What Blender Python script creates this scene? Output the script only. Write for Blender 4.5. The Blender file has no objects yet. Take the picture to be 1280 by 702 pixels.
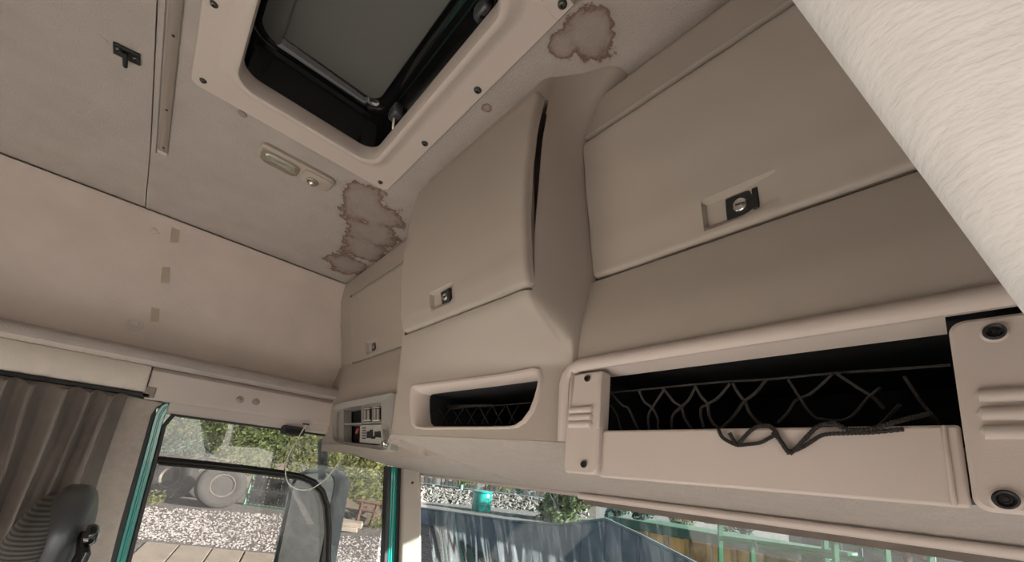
import bpy, bmesh, math, random
from mathutils import Vector, Matrix, noise
random.seed(7)

# ------------------------------------------------------------------ camera (from vanishing points of the cab, frame 1280x702)
SC = bpy.context.scene
COL = SC.collection
VPX, VPY, PP = (172.0, 547.0), (1218.0, 653.0), (640.0, 480.0)
_a = (VPX[0]-PP[0], VPX[1]-PP[1]); _b = (VPY[0]-PP[0], VPY[1]-PP[1])
FPX = math.sqrt(-(_a[0]*_b[0] + _a[1]*_b[1]))
AX = -Vector((_a[0], -_a[1], -FPX)).normalized()
AY = Vector((_b[0], -_b[1], -FPX)).normalized()
AZ = AX.cross(AY)
ROT = Matrix((AX, AY, AZ))
cam = bpy.data.cameras.new('camera'); cam_ob = bpy.data.objects.new('camera', cam); COL.objects.link(cam_ob)
cam_ob.matrix_world = ROT.to_4x4()
cam.sensor_fit = 'HORIZONTAL'; cam.sensor_width = 36.0; cam.lens = FPX/1280*36
cam.shift_y = (PP[1]-351)/1280
cam.clip_start = 0.02; cam.clip_end = 500
SC.camera = cam_ob

# ------------------------------------------------------------------ light and exposure
SUN_DIR = Vector((-0.76, -0.52, -0.33)).normalized()          # the way the light travels
world = bpy.data.worlds.new('world'); SC.world = world; world.use_nodes = True
wn = world.node_tree; wn.nodes.clear()
_o = wn.nodes.new('ShaderNodeOutputWorld'); _bg = wn.nodes.new('ShaderNodeBackground')
_sky = wn.nodes.new('ShaderNodeTexSky'); _sky.sky_type = 'HOSEK_WILKIE'
_sky.sun_direction = -SUN_DIR; _sky.turbidity = 6.0; _sky.ground_albedo = 0.35
_hs = wn.nodes.new('ShaderNodeHueSaturation'); _hs.inputs['Saturation'].default_value = 0.35
wn.links.new(_sky.outputs[0], _hs.inputs['Color']); wn.links.new(_hs.outputs[0], _bg.inputs[0])
_bg.inputs[1].default_value = 1.0
wn.links.new(_bg.outputs[0], _o.inputs[0])
sun = bpy.data.lights.new('sun_offscreen', 'SUN'); sun.energy = 4.0; sun.angle = 0.02; sun.color = (1.0, 0.96, 0.90)
sun_ob = bpy.data.objects.new('sun_offscreen', sun); COL.objects.link(sun_ob)
sun_ob.rotation_euler = SUN_DIR.to_track_quat('-Z', 'Y').to_euler()
SC.view_settings.view_transform = 'Standard'; SC.view_settings.look = 'None'
SC.view_settings.gamma = 1.0; SC.view_settings.use_curve_mapping = False
SC.view_settings.exposure = 3.27
SC.cycles.max_bounces = 14; SC.cycles.diffuse_bounces = 8; SC.cycles.transparent_max_bounces = 12
SC.cycles.use_denoising = True

# ------------------------------------------------------------------ pixel -> direction -> point on a plane of the cab
def ray(u, v): return ROT @ Vector((u-PP[0], -(v-PP[1]), -FPX))
def onx(u, v, x): d = ray(u, v); return d*(x/d.x)
def ony(u, v, y): d = ray(u, v); return d*(y/d.y)
def onz(u, v, z): d = ray(u, v); return d*(z/d.z)
def lerp(a, b, t): return a+(b-a)*t
def sm(t): t = max(0.0, min(1.0, t)); return t*t*(3-2*t)
def prof(pts, z):
    if z <= pts[0][0]: return pts[0][1]
    for (a, b), (c, d) in zip(pts, pts[1:]):
        if z <= c: return lerp(b, d, sm((z-a)/(c-a))*0.5 + 0.5*(z-a)/(c-a))
    return pts[-1][1]

# ------------------------------------------------------------------ materials
MATS = {}
def mat(name, col, rough=0.6, metal=0.0, spec=0.5, var=0.0, vscale=8.0, bump=0.0, bscale=200.0, bstretch=None, coat=0.0, sheen=0.0):
    m = bpy.data.materials.new(name); m.use_nodes = True; nt = m.node_tree; p = nt.nodes['Principled BSDF']
    p.inputs['Base Color'].default_value = (*col, 1); p.inputs['Roughness'].default_value = rough
    p.inputs['Metallic'].default_value = metal; p.inputs['Specular IOR Level'].default_value = spec
    p.inputs['Coat Weight'].default_value = coat; p.inputs['Sheen Weight'].default_value = sheen
    tc = nt.nodes.new('ShaderNodeTexCoord')
    src = tc.outputs['Object']
    if bstretch:
        mp = nt.nodes.new('ShaderNodeMapping'); mp.inputs['Scale'].default_value = bstretch
        nt.links.new(src, mp.inputs['Vector']); bsrc = mp.outputs[0]
    else: bsrc = src
    if var > 0:
        n = nt.nodes.new('ShaderNodeTexNoise'); n.inputs['Scale'].default_value = vscale; n.inputs['Detail'].default_value = 5
        nt.links.new(src, n.inputs['Vector'])
        r = nt.nodes.new('ShaderNodeValToRGB'); r.color_ramp.elements[0].position = 0.3; r.color_ramp.elements[1].position = 0.7
        r.color_ramp.elements[0].color = (*[max(0, c*(1-var)) for c in col], 1); r.color_ramp.elements[1].color = (*[min(1, c*(1+var)) for c in col], 1)
        nt.links.new(n.outputs[0], r.inputs[0]); nt.links.new(r.outputs[0], p.inputs['Base Color'])
    if bump > 0:
        n = nt.nodes.new('ShaderNodeTexNoise'); n.inputs['Scale'].default_value = bscale; n.inputs['Detail'].default_value = 3
        nt.links.new(bsrc, n.inputs['Vector'])
        b = nt.nodes.new('ShaderNodeBump'); b.inputs['Strength'].default_value = bump; b.inputs['Distance'].default_value = 0.004
        nt.links.new(n.outputs[0], b.inputs['Height']); nt.links.new(b.outputs[0], p.inputs['Normal'])
    MATS[name] = m
    return m

def stained(name, col, stains, stain_col, bump, bscale, rough=0.9):
    """headliner with dried water stains; each stain = centre, radius"""
    m = mat(name, col, rough, bump=bump, bscale=bscale, var=0.05, vscale=14, spec=0.2)
    nt = m.node_tree; p = nt.nodes['Principled BSDF']
    base = p.inputs['Base Color'].links[0].from_socket
    tc = nt.nodes.new('ShaderNodeTexCoord')
    n = nt.nodes.new('ShaderNodeTexNoise'); n.inputs['Scale'].default_value = 17; n.inputs['Detail'].default_value = 8; n.inputs['Roughness'].default_value = 0.68
    nt.links.new(tc.outputs['Object'], n.inputs['Vector'])
    dist = None
    for c, r in stains:
        d = nt.nodes.new('ShaderNodeVectorMath'); d.operation = 'DISTANCE'; d.inputs[1].default_value = c
        nt.links.new(tc.outputs['Object'], d.inputs[0])
        s = nt.nodes.new('ShaderNodeMath'); s.operation = 'DIVIDE'; s.inputs[1].default_value = r
        nt.links.new(d.outputs['Value'], s.inputs[0])
        if dist is None: dist = s.outputs[0]
        else:
            q = nt.nodes.new('ShaderNodeMath'); q.operation = 'SMOOTH_MIN'; q.inputs[2].default_value = 0.3
            nt.links.new(dist, q.inputs[0]); nt.links.new(s.outputs[0], q.inputs[1]); dist = q.outputs[0]
    ad = nt.nodes.new('ShaderNodeMath'); ad.operation = 'MULTIPLY_ADD'; ad.inputs[1].default_value = 1.7
    nt.links.new(n.outputs[0], ad.inputs[0]); nt.links.new(dist, ad.inputs[2])
    rp = nt.nodes.new('ShaderNodeValToRGB'); e = rp.color_ramp.elements
    e[0].position = 0.0; e[0].color = (0.45, 0.45, 0.45, 1); e[1].position = 1.0; e[1].color = (0, 0, 0, 1)
    sc = nt.nodes.new('ShaderNodeMath'); sc.operation = 'DIVIDE'; sc.inputs[1].default_value = 2.6
    nt.links.new(ad.outputs[0], sc.inputs[0]); nt.links.new(sc.outputs[0], rp.inputs[0])
    for pos, val in ((0.45, 0.30), (0.58, 0.48), (0.655, 0.95), (0.68, 0.12), (0.78, 0.0)):
        x = rp.color_ramp.elements.new(pos); x.color = (val, val, val, 1)
    mx = nt.nodes.new('ShaderNodeMix'); mx.data_type = 'RGBA'; mx.inputs[7].default_value = (*stain_col, 1)
    nt.links.new(rp.outputs[0], mx.inputs[0]); nt.links.new(base, mx.inputs[6]); nt.links.new(mx.outputs[2], p.inputs['Base Color'])
    return m

def glass(name, tint=(0.9, 0.95, 0.93), gloss=0.06, dirt=0.0, dirt_scale=(60, 60, 6), dirt_col=(0.55, 0.6, 0.65)):
    m = bpy.data.materials.new(name); m.use_nodes = True; nt = m.node_tree; nt.nodes.clear()
    o = nt.nodes.new('ShaderNodeOutputMaterial'); t = nt.nodes.new('ShaderNodeBsdfTransparent'); g = nt.nodes.new('ShaderNodeBsdfGlossy')
    t.inputs[0].default_value = (*tint, 1); g.inputs['Roughness'].default_value = 0.02
    f = nt.nodes.new('ShaderNodeLayerWeight'); f.inputs[0].default_value = 0.12
    k = nt.nodes.new('ShaderNodeMath'); k.operation = 'MULTIPLY_ADD'; k.inputs[1].default_value = 0.5; k.inputs[2].default_value = gloss*0.5; k.use_clamp = True
    nt.links.new(f.outputs['Fresnel'], k.inputs[0])
    mx = nt.nodes.new('ShaderNodeMixShader'); nt.links.new(k.outputs[0], mx.inputs[0]); nt.links.new(t.outputs[0], mx.inputs[1]); nt.links.new(g.outputs[0], mx.inputs[2])
    out = mx.outputs[0]
    if dirt > 0:
        tc = nt.nodes.new('ShaderNodeTexCoord'); mp = nt.nodes.new('ShaderNodeMapping'); mp.inputs['Scale'].default_value = dirt_scale
        n = nt.nodes.new('ShaderNodeTexNoise'); n.inputs['Scale'].default_value = 1.0; n.inputs['Detail'].default_value = 6; n.inputs['Distortion'].default_value = 1.2
        nt.links.new(tc.outputs['Object'], mp.inputs[0]); nt.links.new(mp.outputs[0], n.inputs['Vector'])
        r = nt.nodes.new('ShaderNodeValToRGB'); r.color_ramp.elements[0].position = 0.45; r.color_ramp.elements[1].position = 0.75
        r.color_ramp.elements[1].color = (dirt, dirt, dirt, 1)
        nt.links.new(n.outputs[0], r.inputs[0])
        df = nt.nodes.new('ShaderNodeBsdfDiffuse'); df.inputs[0].default_value = (*dirt_col, 1)
        tl = nt.nodes.new('ShaderNodeBsdfTranslucent'); tl.inputs[0].default_value = (*dirt_col, 1)
        ml = nt.nodes.new('ShaderNodeMixShader'); ml.inputs[0].default_value = 0.6
        nt.links.new(df.outputs[0], ml.inputs[1]); nt.links.new(tl.outputs[0], ml.inputs[2])
        m2 = nt.nodes.new('ShaderNodeMixShader'); nt.links.new(r.outputs[0], m2.inputs[0]); nt.links.new(out, m2.inputs[1]); nt.links.new(ml.outputs[0], m2.inputs[2]); out = m2.outputs[0]
    nt.links.new(out, o.inputs[0]); MATS[name] = m
    return m

H = 0.75                                                     # headlining above the camera
BEIGE = (0.40, 0.335, 0.285)
mat('plastic', (0.40, 0.355, 0.315), 0.5, var=0.03, vscale=5, bump=0.06, bscale=700, spec=0.4)
mat('plastic_light', (0.56, 0.495, 0.46), 0.5, var=0.03, vscale=6, bump=0.06, bscale=700, spec=0.4)
mat('leather', (0.44, 0.385, 0.35), 0.55, var=0.05, vscale=40, bump=1.0, bscale=230, spec=0.4)
mat('fabric', (0.74, 0.66, 0.615), 0.95, var=0.05, vscale=9, bump=0.35, bscale=420, spec=0.15)
STAINS = [((-1.12, 0.325, H), 0.075), ((-1.17, 0.385, H), 0.10), ((-1.28, 0.43, H), 0.095), ((-1.40, 0.455, H), 0.085), ((-1.54, 0.45, H-0.012), 0.085), ((-0.36, 0.418, H), 0.052), ((-0.41, 0.402, H), 0.03), ((-0.61, 0.388, H), 0.014)]
stained('headliner', (0.42, 0.378, 0.352), STAINS, (0.15, 0.085, 0.06), 0.5, 260)
mat('fabric_pillar', (0.46, 0.40, 0.355), 0.95, var=0.08, vscale=60, bump=0.4, bscale=350, spec=0.1)
mat('cornice', (0.64, 0.585, 0.53), 0.95, var=0.04, vscale=20, bump=0.35, bscale=400, spec=0.1)
mat('pad', (0.84, 0.83, 0.83), 0.8, var=0.05, vscale=30, bump=0.35, bscale=70, bstretch=(1.2, 1.0, 3.2), spec=0.3)
mat('curtain', (0.15, 0.127, 0.112), 0.7, var=0.1, vscale=30, bump=0.15, bscale=600, spec=0.35, sheen=0.2)
mat('black', (0.012, 0.012, 0.013), 0.45)
mat('rubber', (0.02, 0.019, 0.018), 0.55)
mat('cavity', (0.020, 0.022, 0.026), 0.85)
mat('black_gloss', (0.006, 0.006, 0.007), 0.12, coat=0.5)
mat('hatch_glass', (0.13, 0.13, 0.123), 0.35, spec=0.4)
mat('chrome', (0.75, 0.75, 0.72), 0.18, metal=1.0)
mat('alu', (0.34, 0.30, 0.265), 0.4, metal=0.3)
mat('steel_dark', (0.10, 0.095, 0.09), 0.4, metal=0.8)
mat('teal', (0.0, 0.30, 0.26), 0.18, coat=0.8)
mat('grey_plastic', (0.36, 0.35, 0.33), 0.4)
mat('grey_light', (0.5, 0.5, 0.48), 0.4)
mat('seat_shell', (0.055, 0.058, 0.065), 0.32, bump=0.05, bscale=500)
mat('seat_fabric', (0.050, 0.047, 0.045), 0.9, var=0.25, vscale=300, bump=0.9, bscale=120, bstretch=(2, 2, 9))
_m = MATS['seat_fabric']; _nt = _m.node_tree; _p = _nt.nodes['Principled BSDF']
_tc = _nt.nodes.new('ShaderNodeTexCoord'); _w = _nt.nodes.new('ShaderNodeTexWave'); _w.wave_type = 'BANDS'; _w.bands_direction = 'Z'
_w.inputs['Scale'].default_value = 39; _w.inputs['Distortion'].default_value = 0.6; _nt.links.new(_tc.outputs['Object'], _w.inputs['Vector'])
_r = _nt.nodes.new('ShaderNodeValToRGB'); _r.color_ramp.elements[0].color = (0.03, 0.028, 0.027, 1); _r.color_ramp.elements[1].color = (0.115, 0.108, 0.102, 1)
_nt.links.new(_w.outputs[0], _r.inputs[0]); _nt.links.new(_r.outputs[0], _p.inputs['Base Color'])
mat('net', (0.035, 0.03, 0.028), 0.8, bump=0.8, bscale=900)
mat('net_pale', (0.05, 0.047, 0.045), 0.8, bump=0.8, bscale=900)
mat('white', (0.75, 0.75, 0.70), 0.5)
mat('tape', (0.50, 0.44, 0.35), 0.8)
mat('plug', (0.27, 0.23, 0.20), 0.6)
mat('red', (0.5, 0.06, 0.06), 0.5)
mat('lamp_housing', (0.42, 0.37, 0.32), 0.35)
mat('mirror_glass', (0.55, 0.62, 0.62), 0.04, metal=1.0)
mat('mirror_shell', (0.38, 0.45, 0.50), 0.35)
mat('mirror_arm', (0.20, 0.26, 0.30), 0.5)
mat('floor_rubber', (0.25, 0.24, 0.23), 0.8)
mat('dash', (0.07, 0.068, 0.065), 0.6, bump=0.1, bscale=300)
mat('mattress', (0.72, 0.69, 0.64), 0.9, var=0.05, vscale=10)
mat('cab_paint', (0.0, 0.20, 0.175), 0.3)
glass('door_glass', (0.61, 0.595, 0.58), 0.10, dirt=0.12, dirt_scale=(9, 9, 9), dirt_col=(0.7, 0.7, 0.7))
glass('windscreen', (0.54, 0.61, 0.61), 0.06, dirt=0.30, dirt_scale=(26, 6, 3.2), dirt_col=(0.55, 0.64, 0.68))
glass('lens', (0.80, 0.78, 0.72), 0.35)
# outdoors
mat('gravel', (0.10, 0.092, 0.088), 0.95, var=0.8, vscale=16, bump=1.0, bscale=20)
mat('slab', (0.23, 0.20, 0.165), 0.9, var=0.12, vscale=3, bump=0.2, bscale=30)
mat('dirt', (0.0850, 0.0700, 0.0550), 0.95, var=0.4, vscale=2.5, bump=0.5, bscale=10)
mat('tyre', (0.0250, 0.0240, 0.0230), 0.8, var=0.3, vscale=10)
mat('rim', (0.11, 0.095, 0.085), 0.6, var=0.3, vscale=9)
mat('leaf_a', (0.10, 0.135, 0.05), 0.6, var=0.5, vscale=3)
mat('leaf_b', (0.18, 0.20, 0.07), 0.6, var=0.5, vscale=3)
mat('leaf_c', (0.06, 0.11, 0.09), 0.6, var=0.4, vscale=3)
mat('bark', (0.0300, 0.0225, 0.0175), 0.9)
mat('green_paint', (0.0100, 0.1400, 0.0600), 0.5, var=0.15, vscale=6)
mat('green_dull', (0.0300, 0.0850, 0.0500), 0.6, var=0.25, vscale=3)
mat('wire', (0.0350, 0.0450, 0.0450), 0.6)
mat('wood', (0.1100, 0.0850, 0.0600), 0.9, var=0.3, vscale=6)
mat('rust', (0.0800, 0.0375, 0.0225), 0.9, var=0.35, vscale=8)
mat('wall_blue', (0.12, 0.15, 0.19), 0.8, var=0.2, vscale=4)
mat('fence_brown', (0.07, 0.058, 0.05), 0.9, var=0.4, vscale=6)
mat('orange', (0.72, 0.37, 0.09), 0.6, var=0.2, vscale=3)
mat('orange_dark', (0.40, 0.22, 0.07), 0.7, var=0.25, vscale=5)
mat('rubble', (0.14, 0.125, 0.115), 0.9, var=0.6, vscale=6)
mat('reflection_brown', (0.13, 0.11, 0.097), 0.9, var=0.25, vscale=5)  # brown of a reflection in the side glass, put on the wall
mat('pale_blue', (0.1100, 0.1500, 0.1700), 0.6, var=0.2, vscale=5)

# ------------------------------------------------------------------ mesh helpers
class MB:
    def __init__(s): s.v = []; s.f = []
    def add(s, vs, fs):
        o = len(s.v); s.v += [Vector(v) for v in vs]; s.f += [tuple(i+o for i in f) for f in fs]; return s
    def box(s, c, d, m=None):
        c = Vector(c); hx, hy, hz = d[0]/2, d[1]/2, d[2]/2
        vs = [Vector((x, y, z)) for x in (-hx, hx) for y in (-hy, hy) for z in (-hz, hz)]
        if m is not None: vs = [m @ v for v in vs]
        return s.add([v+c for v in vs], [(0, 1, 3, 2), (4, 6, 7, 5), (0, 4, 5, 1), (2, 3, 7, 6), (0, 2, 6, 4), (1, 5, 7, 3)])
    def bnd(s, x0, x1, y0, y1, z0, z1): return s.box(((x0+x1)/2, (y0+y1)/2, (z0+z1)/2), (x1-x0, y1-y0, z1-z0))
    def loft(s, loops, closed=True, caps=False):
        n = len(loops[0]); o = len(s.v)
        for l in loops: s.v += [Vector(p) for p in l]
        for i in range(len(loops)-1):
            for j in range(n if closed else n-1):
                k = (j+1) % n
                s.f.append((o+i*n+j, o+i*n+k, o+(i+1)*n+k, o+(i+1)*n+j))
        if caps:
            s.f.append(tuple(o+j for j in range(n))[::-1]); e = o+(len(loops)-1)*n
            s.f.append(tuple(e+j for j in range(n)))
        return s
    def extr(s, poly, d, shrink=0.0):
        """closed polygon pushed along d"""
        d = Vector(d); a = [Vector(p) for p in poly]
        return s.loft([a, [p+d for p in a]], True, True)
    def tube(s, path, r, n=8, caps=True, sq=None):
        P = [Vector(p) for p in path]; loops = []
        up = None
        for i, p in enumerate(P):
            t = (P[min(i+1, len(P)-1)]-P[max(i-1, 0)]).normalized()
            if up is None:
                up = Vector((0, 0, 1)) if abs(t.z) < 0.9 else Vector((1, 0, 0))
            a = t.cross(up).normalized(); b = a.cross(t).normalized(); up = b
            rr = r[i] if isinstance(r, (list, tuple)) else r
            ka, kb = sq if sq else (1, 1)
            loops.append([p + a*(rr*ka*math.cos(2*math.pi*k/n)) + b*(rr*kb*math.sin(2*math.pi*k/n)) for k in range(n)])
        return s.loft(loops, True, caps)
    def lathe(s, c, axis, pts, n=20, start=None):
        """pts = (radius, along axis)"""
        c = Vector(c); ax = Vector(axis).normalized(); a = ax.orthogonal().normalized(); b = ax.cross(a)
        loops = [[c + ax*h + (a*math.cos(2*math.pi*k/n) + b*math.sin(2*math.pi*k/n))*max(r, 1e-5) for k in range(n)] for r, h in pts]
        return s.loft(loops, True, True)
    def grid(s, fn, us, vs, skip=None):
        o = len(s.v); nv = len(vs)
        for u in us:
            for v in vs: s.v.append(Vector(fn(u, v)))
        for i in range(len(us)-1):
            for j in range(nv-1):
                if skip and skip((us[i]+us[i+1])/2, (vs[j]+vs[j+1])/2): continue
                s.f.append((o+i*nv+j, o+(i+1)*nv+j, o+(i+1)*nv+j+1, o+i*nv+j+1))
        return s
    def build(s, name, m, parent=None, bevel=0.0, seg=2, smooth=True, thick=0.0, toward=None, sub=0):
        me = bpy.data.meshes.new(name); me.from_pydata([tuple(v) for v in s.v], [], s.f); me.update()
        bm = bmesh.new(); bm.from_mesh(me)
        if toward is None: bmesh.ops.recalc_face_normals(bm, faces=bm.faces)
        bm.to_mesh(me); bm.free()
        me.materials.append(MATS[m] if isinstance(m, str) else m)
        ob = bpy.data.objects.new(name, me); COL.objects.link(ob)
        if parent is not None:
            ob.parent = parent; ob.matrix_parent_inverse = Matrix.Translation(-parent.location)
        if thick: q = ob.modifiers.new('thick', 'SOLIDIFY'); q.thickness = thick; q.offset = 0
        if bevel:
            q = ob.modifiers.new('bevel', 'BEVEL'); q.width = bevel; q.segments = seg; q.limit_method = 'ANGLE'; q.angle_limit = math.radians(35)
        if sub: q = ob.modifiers.new('sub', 'SUBSURF'); q.levels = q.render_levels = sub
        if smooth:
            me.shade_smooth()
            try: me.set_sharp_from_angle(angle=math.radians(40))
            except Exception: pass
        return ob
def mb(): return MB()

def tag(o, label, cat=None, group=None, kind=None):
    o['label'] = label
    if cat: o['category'] = cat
    if group: o['group'] = group
    if kind: o['kind'] = kind
    return o
def thing(name, loc, label, cat, group=None):
    o = bpy.data.objects.new(name, None); COL.objects.link(o); o.location = Vector(loc); o.empty_display_size = 0.05
    return tag(o, label, cat, group)
def struct(o, label=None):
    o['kind'] = 'structure'
    if label: o['label'] = label
    return o
def rr(x0, x1, y0, y1, r, z, n=6):
    """rounded rectangle loop in a plane z (counter clockwise)"""
    out = []
    for cx, cy, a0 in ((x1-r, y1-r, 0), (x0+r, y1-r, 90), (x0+r, y0+r, 180), (x1-r, y0+r, 270)):
        for k in range(n+1):
            a = math.radians(a0+90*k/n); out.append(Vector((cx+r*math.cos(a), cy+r*math.sin(a), z)))
    return out
def spread(a, b, n): return [lerp(a, b, i/n) for i in range(n+1)]
def breaks(lo, hi, step, extra):
    xs = sorted(set([round(lo+(hi-lo)*i/max(1, round((hi-lo)/step)), 5) for i in range(max(1, round((hi-lo)/step))+1)] + [round(e, 5) for e in extra if lo <= e <= hi]))
    return xs

def screw(c, axis, r, parent, m='steel_dark', washer='plastic_light', name='screw'):
    c = Vector(c); ax = Vector(axis).normalized()
    o = mb().lathe(c, ax, [(r*1.35, -0.001), (r*1.35, 0.0008), (r*1.15, 0.0022), (r, 0.0022), (r*0.95, 0.0035), (r*0.6, 0.0045), (r*0.42, 0.0045), (r*0.36, 0.001)], 16).build(name, m, parent)
    return o

# ------------------------------------------------------------------ ceiling
XL, XR, YB = -1.70, 0.42, -1.25                              # left lining, right side, rear wall
def ceil_z(x): return H - 0.030*sm((-1.30-x)/0.40)
GR = -0.142
HX0, HX1, HY0, HY1 = -0.99, -0.375, -0.05, 0.325             # hole under the hatch frame
c1 = mb().grid(lambda x, y: (x, y, ceil_z(x)), breaks(-1.70, XR, 0.08, [HX0, HX1, -1.30, -1.35, -1.45, -1.55]), breaks(GR, 0.60, 0.08, [HY0, HY1]),
               skip=lambda x, y: HX0 < x < HX1 and HY0 < y < HY1)
ceiling = struct(c1.build('ceiling', 'headliner', toward=1))
c2 = mb().grid(lambda x, y: (x, y, ceil_z(x)-0.004*sm((GR-0.003-y)/0.01)*0), breaks(-1.70, XR, 0.08, [-1.30, -1.35, -1.45, -1.55]), breaks(YB, GR-0.0022, 0.12, [GR-0.012]))
rearp = c2.build('ceiling_panel', 'headliner', ceiling, toward=1)
mb().grid(lambda x, y: (x, y, ceil_z(x)+0.018), breaks(-1.70, XR, 0.2, []), [GR-0.03, GR+0.03]).build('joint_strip', 'headliner', ceiling, toward=1)
# raised lip beside the joint
mb().loft([[(x, GR+0.001, ceil_z(x)+0.002), (x, GR+0.003, ceil_z(x)-0.004), (x, GR+0.010, ceil_z(x)-0.004), (x, GR+0.013, ceil_z(x)+0.002)] for x in spread(-1.38, XR, 30)], True, True).build('joint_lip', 'headliner', ceiling)
for u, v in ((303, 142), (480, 242)):
    mb().lathe(onz(u, v, H), (0, 0, -1), [(0.010, -0.002), (0.010, 0.001), (0.008, 0.003)], 18).build('plug', 'plug', ceiling)
mb().lathe(onz(125, 49, H), (0, 0, -1), [(0.012, -0.002), (0.012, 0.0005), (0.009, 0.001)], 18).build('plug', 'headliner', ceiling)

# ------------------------------------------------------------------ roof skin and the rest of the shell
roof = mb()
for x0, x1, y0, y1 in ((-1.85, 0.55, YB-0.06, HY0-0.02), (-1.85, 0.55, HY1+0.02, 1.0), (-1.85, HX0-0.02, HY0-0.02, HY1+0.02), (HX1+0.02, 0.55, HY0-0.02, HY1+0.02)):
    roof.bnd(x0, x1, y0, y1, 0.80, 0.83)
struct(roof.build('roof', 'cab_paint', smooth=False))
struct(mb().bnd(-1.85, 0.55, YB-0.06, YB, -1.45, 0.80).build('wall_rear', 'fabric', smooth=False))
struct(mb().bnd(-1.85, 0.55, YB, 1.25, -1.50, -1.45).build('floor', 'floor_rubber', smooth=False))
wr = mb(); wr.bnd(XR, 0.55, YB, -0.12, -1.45, 0.80); wr.bnd(XR, 0.55, -0.12, 0.88, 0.28, 0.80); wr.bnd(XR, 0.55, 0.88, 1.02, -1.45, 0.80)  # unseen doorway, left open and made taller to let in more daylight
struct(wr.build('wall_right', 'fabric', smooth=False))
dash = mb(); dash.extr([(-1.75, 0.75, -1.45), (-1.75, 0.80, -0.75), (-1.75, 0.95, -0.66), (-1.75, 1.30, -0.66), (-1.75, 1.30, -1.45)], (2.25, 0, 0))
struct(dash.build('wall_front', 'dash', bevel=0.03, seg=3))
bunk = thing('added_bunk', (-0.68, -0.88, -1.45), 'unseen pale mattress added along the rear wall to bounce sunlight', 'bunk')  # added out of view so its sunlit top brightens lockers and ceiling
mb().loft([rr(-1.66, 0.38, -1.235, -0.52, 0.05, z) for z in (-0.98, -0.96, -0.84, -0.82)], True, True).build('mattress', 'mattress', bunk, bevel=0.015)
mb().bnd(-1.66, 0.38, -1.24, -0.55, -1.45, -0.985).build('added_bunk_base', 'fabric', bunk, bevel=0.01)
xv = thing('added_sun_visor', (-0.65, 1.0, 0.02), 'unseen sun visor added outside over the windscreen to shade the pillar', 'sun visor')  # unseen visor, added to keep the sun off the left front pillar
mb().extr([(-1.80, 1.03, 0.055), (-1.80, 1.48, 0.015), (-1.80, 1.49, 0.022), (-1.80, 1.03, 0.068)], (2.30, 0, 0)).build('added_visor_blade', 'black_gloss', xv, bevel=0.003)
for xx in (-1.6, -0.65, 0.3): mb().bnd(xx-0.02, xx+0.02, 1.02, 1.06, 0.03, 0.09).build('added_visor_clamp', 'black', xv, bevel=0.004)
front_top = mb().bnd(-1.80, 0.50, 0.98, 1.02, 0.0, 0.80).build('wall_front_upper', 'cab_paint', smooth=False); struct(front_top)

# ------------------------------------------------------------------ left wall
def wl_x(z): return prof([(0.20, -1.735), (0.30, -1.725), (0.50, -1.708), (0.66, -1.698), (0.722, -1.690)], z)
wl = mb().grid(lambda y, z: (wl_x(z)-0.004*0, y, z), breaks(YB, 0.62, 0.1, []), breaks(0.20, 0.7135, 0.03, []))
wall_left = struct(wl.build('wall_left', 'fabric', toward=1))
mb().grid(lambda y, z: (-1.7075, y, z), breaks(YB, 0.62, 0.2, []), [0.69, 0.715, 0.745]).build('seam_strip', 'fabric', wall_left, toward=1)
for u, v, r in ((193, 288, 0.016), (168, 404, 0.022)):
    p = onx(u, v, wl_x(0.6 if v < 300 else 0.34)+0.001)
    mb().lathe(p, (1, 0, 0.06), [(r, -0.002), (r, 0.001), (r*0.8, 0.003), (r*0.62, 0.002), (r*0.55, 0.004), (r*0.3, 0.0055)], 24).build('button', 'fabric', wall_left)
for (u, v) in ((219, 293), (207, 343.5), (194, 392)):
    zz = onx(u, v, -1.71).z; x = wl_x(zz)+0.0015
    q = [onx(u-4.5, v-10, x), onx(u+6, v-9.5, x), onx(u+4, v+10, x), onx(u-6, v+9.5, x)]
    mb().extr(q, (0.0006, 0, 0)).build('tape_mark', 'tape', wall_left)
# outer skin of the left side
lo = mb()
lo.bnd(-1.85, -1.76, YB, 1.02, 0.10, 0.80); lo.bnd(-1.85, -1.76, YB, -0.02, -1.45, 0.10); lo.bnd(-1.85, -1.74, -0.02, 1.20, -1.45, -0.62)
struct(lo.build('wall_left_outer', 'cab_paint', smooth=False))
struct(mb().bnd(-1.74, -1.68, 0.05, 0.98, -1.40, -0.62).build('door_1', 'plastic', bevel=0.02))
# padded rail under the lining
def rail_loop(y):
    return [(-1.745, y, 0.262), (-1.70, y, 0.268), (-1.645, y, 0.267), (-1.628, y, 0.262), (-1.620, y, 0.250), (-1.622, y, 0.229), (-1.632, y, 0.221), (-1.66, y, 0.218), (-1.745, y, 0.218)]
ledge = mb().loft([rail_loop(y) for y in spread(YB, 0.535, 30)] + [[Vector((lerp(p[0], -1.69, 0.35), 0.556, lerp(p[2], 0.243, 0.3))) for p in rail_loop(0.5)]], True, True).build('trim_1', 'headliner')
struct(ledge, 'padded fabric rail along the left wall under the lining')
# fabric cornice over the curtain
def corn_loop(y, dz=0.0):
    return [(-1.735, y, 0.220), (-1.652, y, 0.219), (-1.644, y, 0.20), (-1.640, y, 0.155), (-1.646, y, 0.138), (-1.660, y, 0.135), (-1.735, y, 0.150)]
cor = mb().loft([corn_loop(y) for y in spread(YB, -0.0145, 20)], True, True).build('trim_2', 'cornice', bevel=0.004); struct(cor, 'light padded cornice above the dark curtain')
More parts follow.
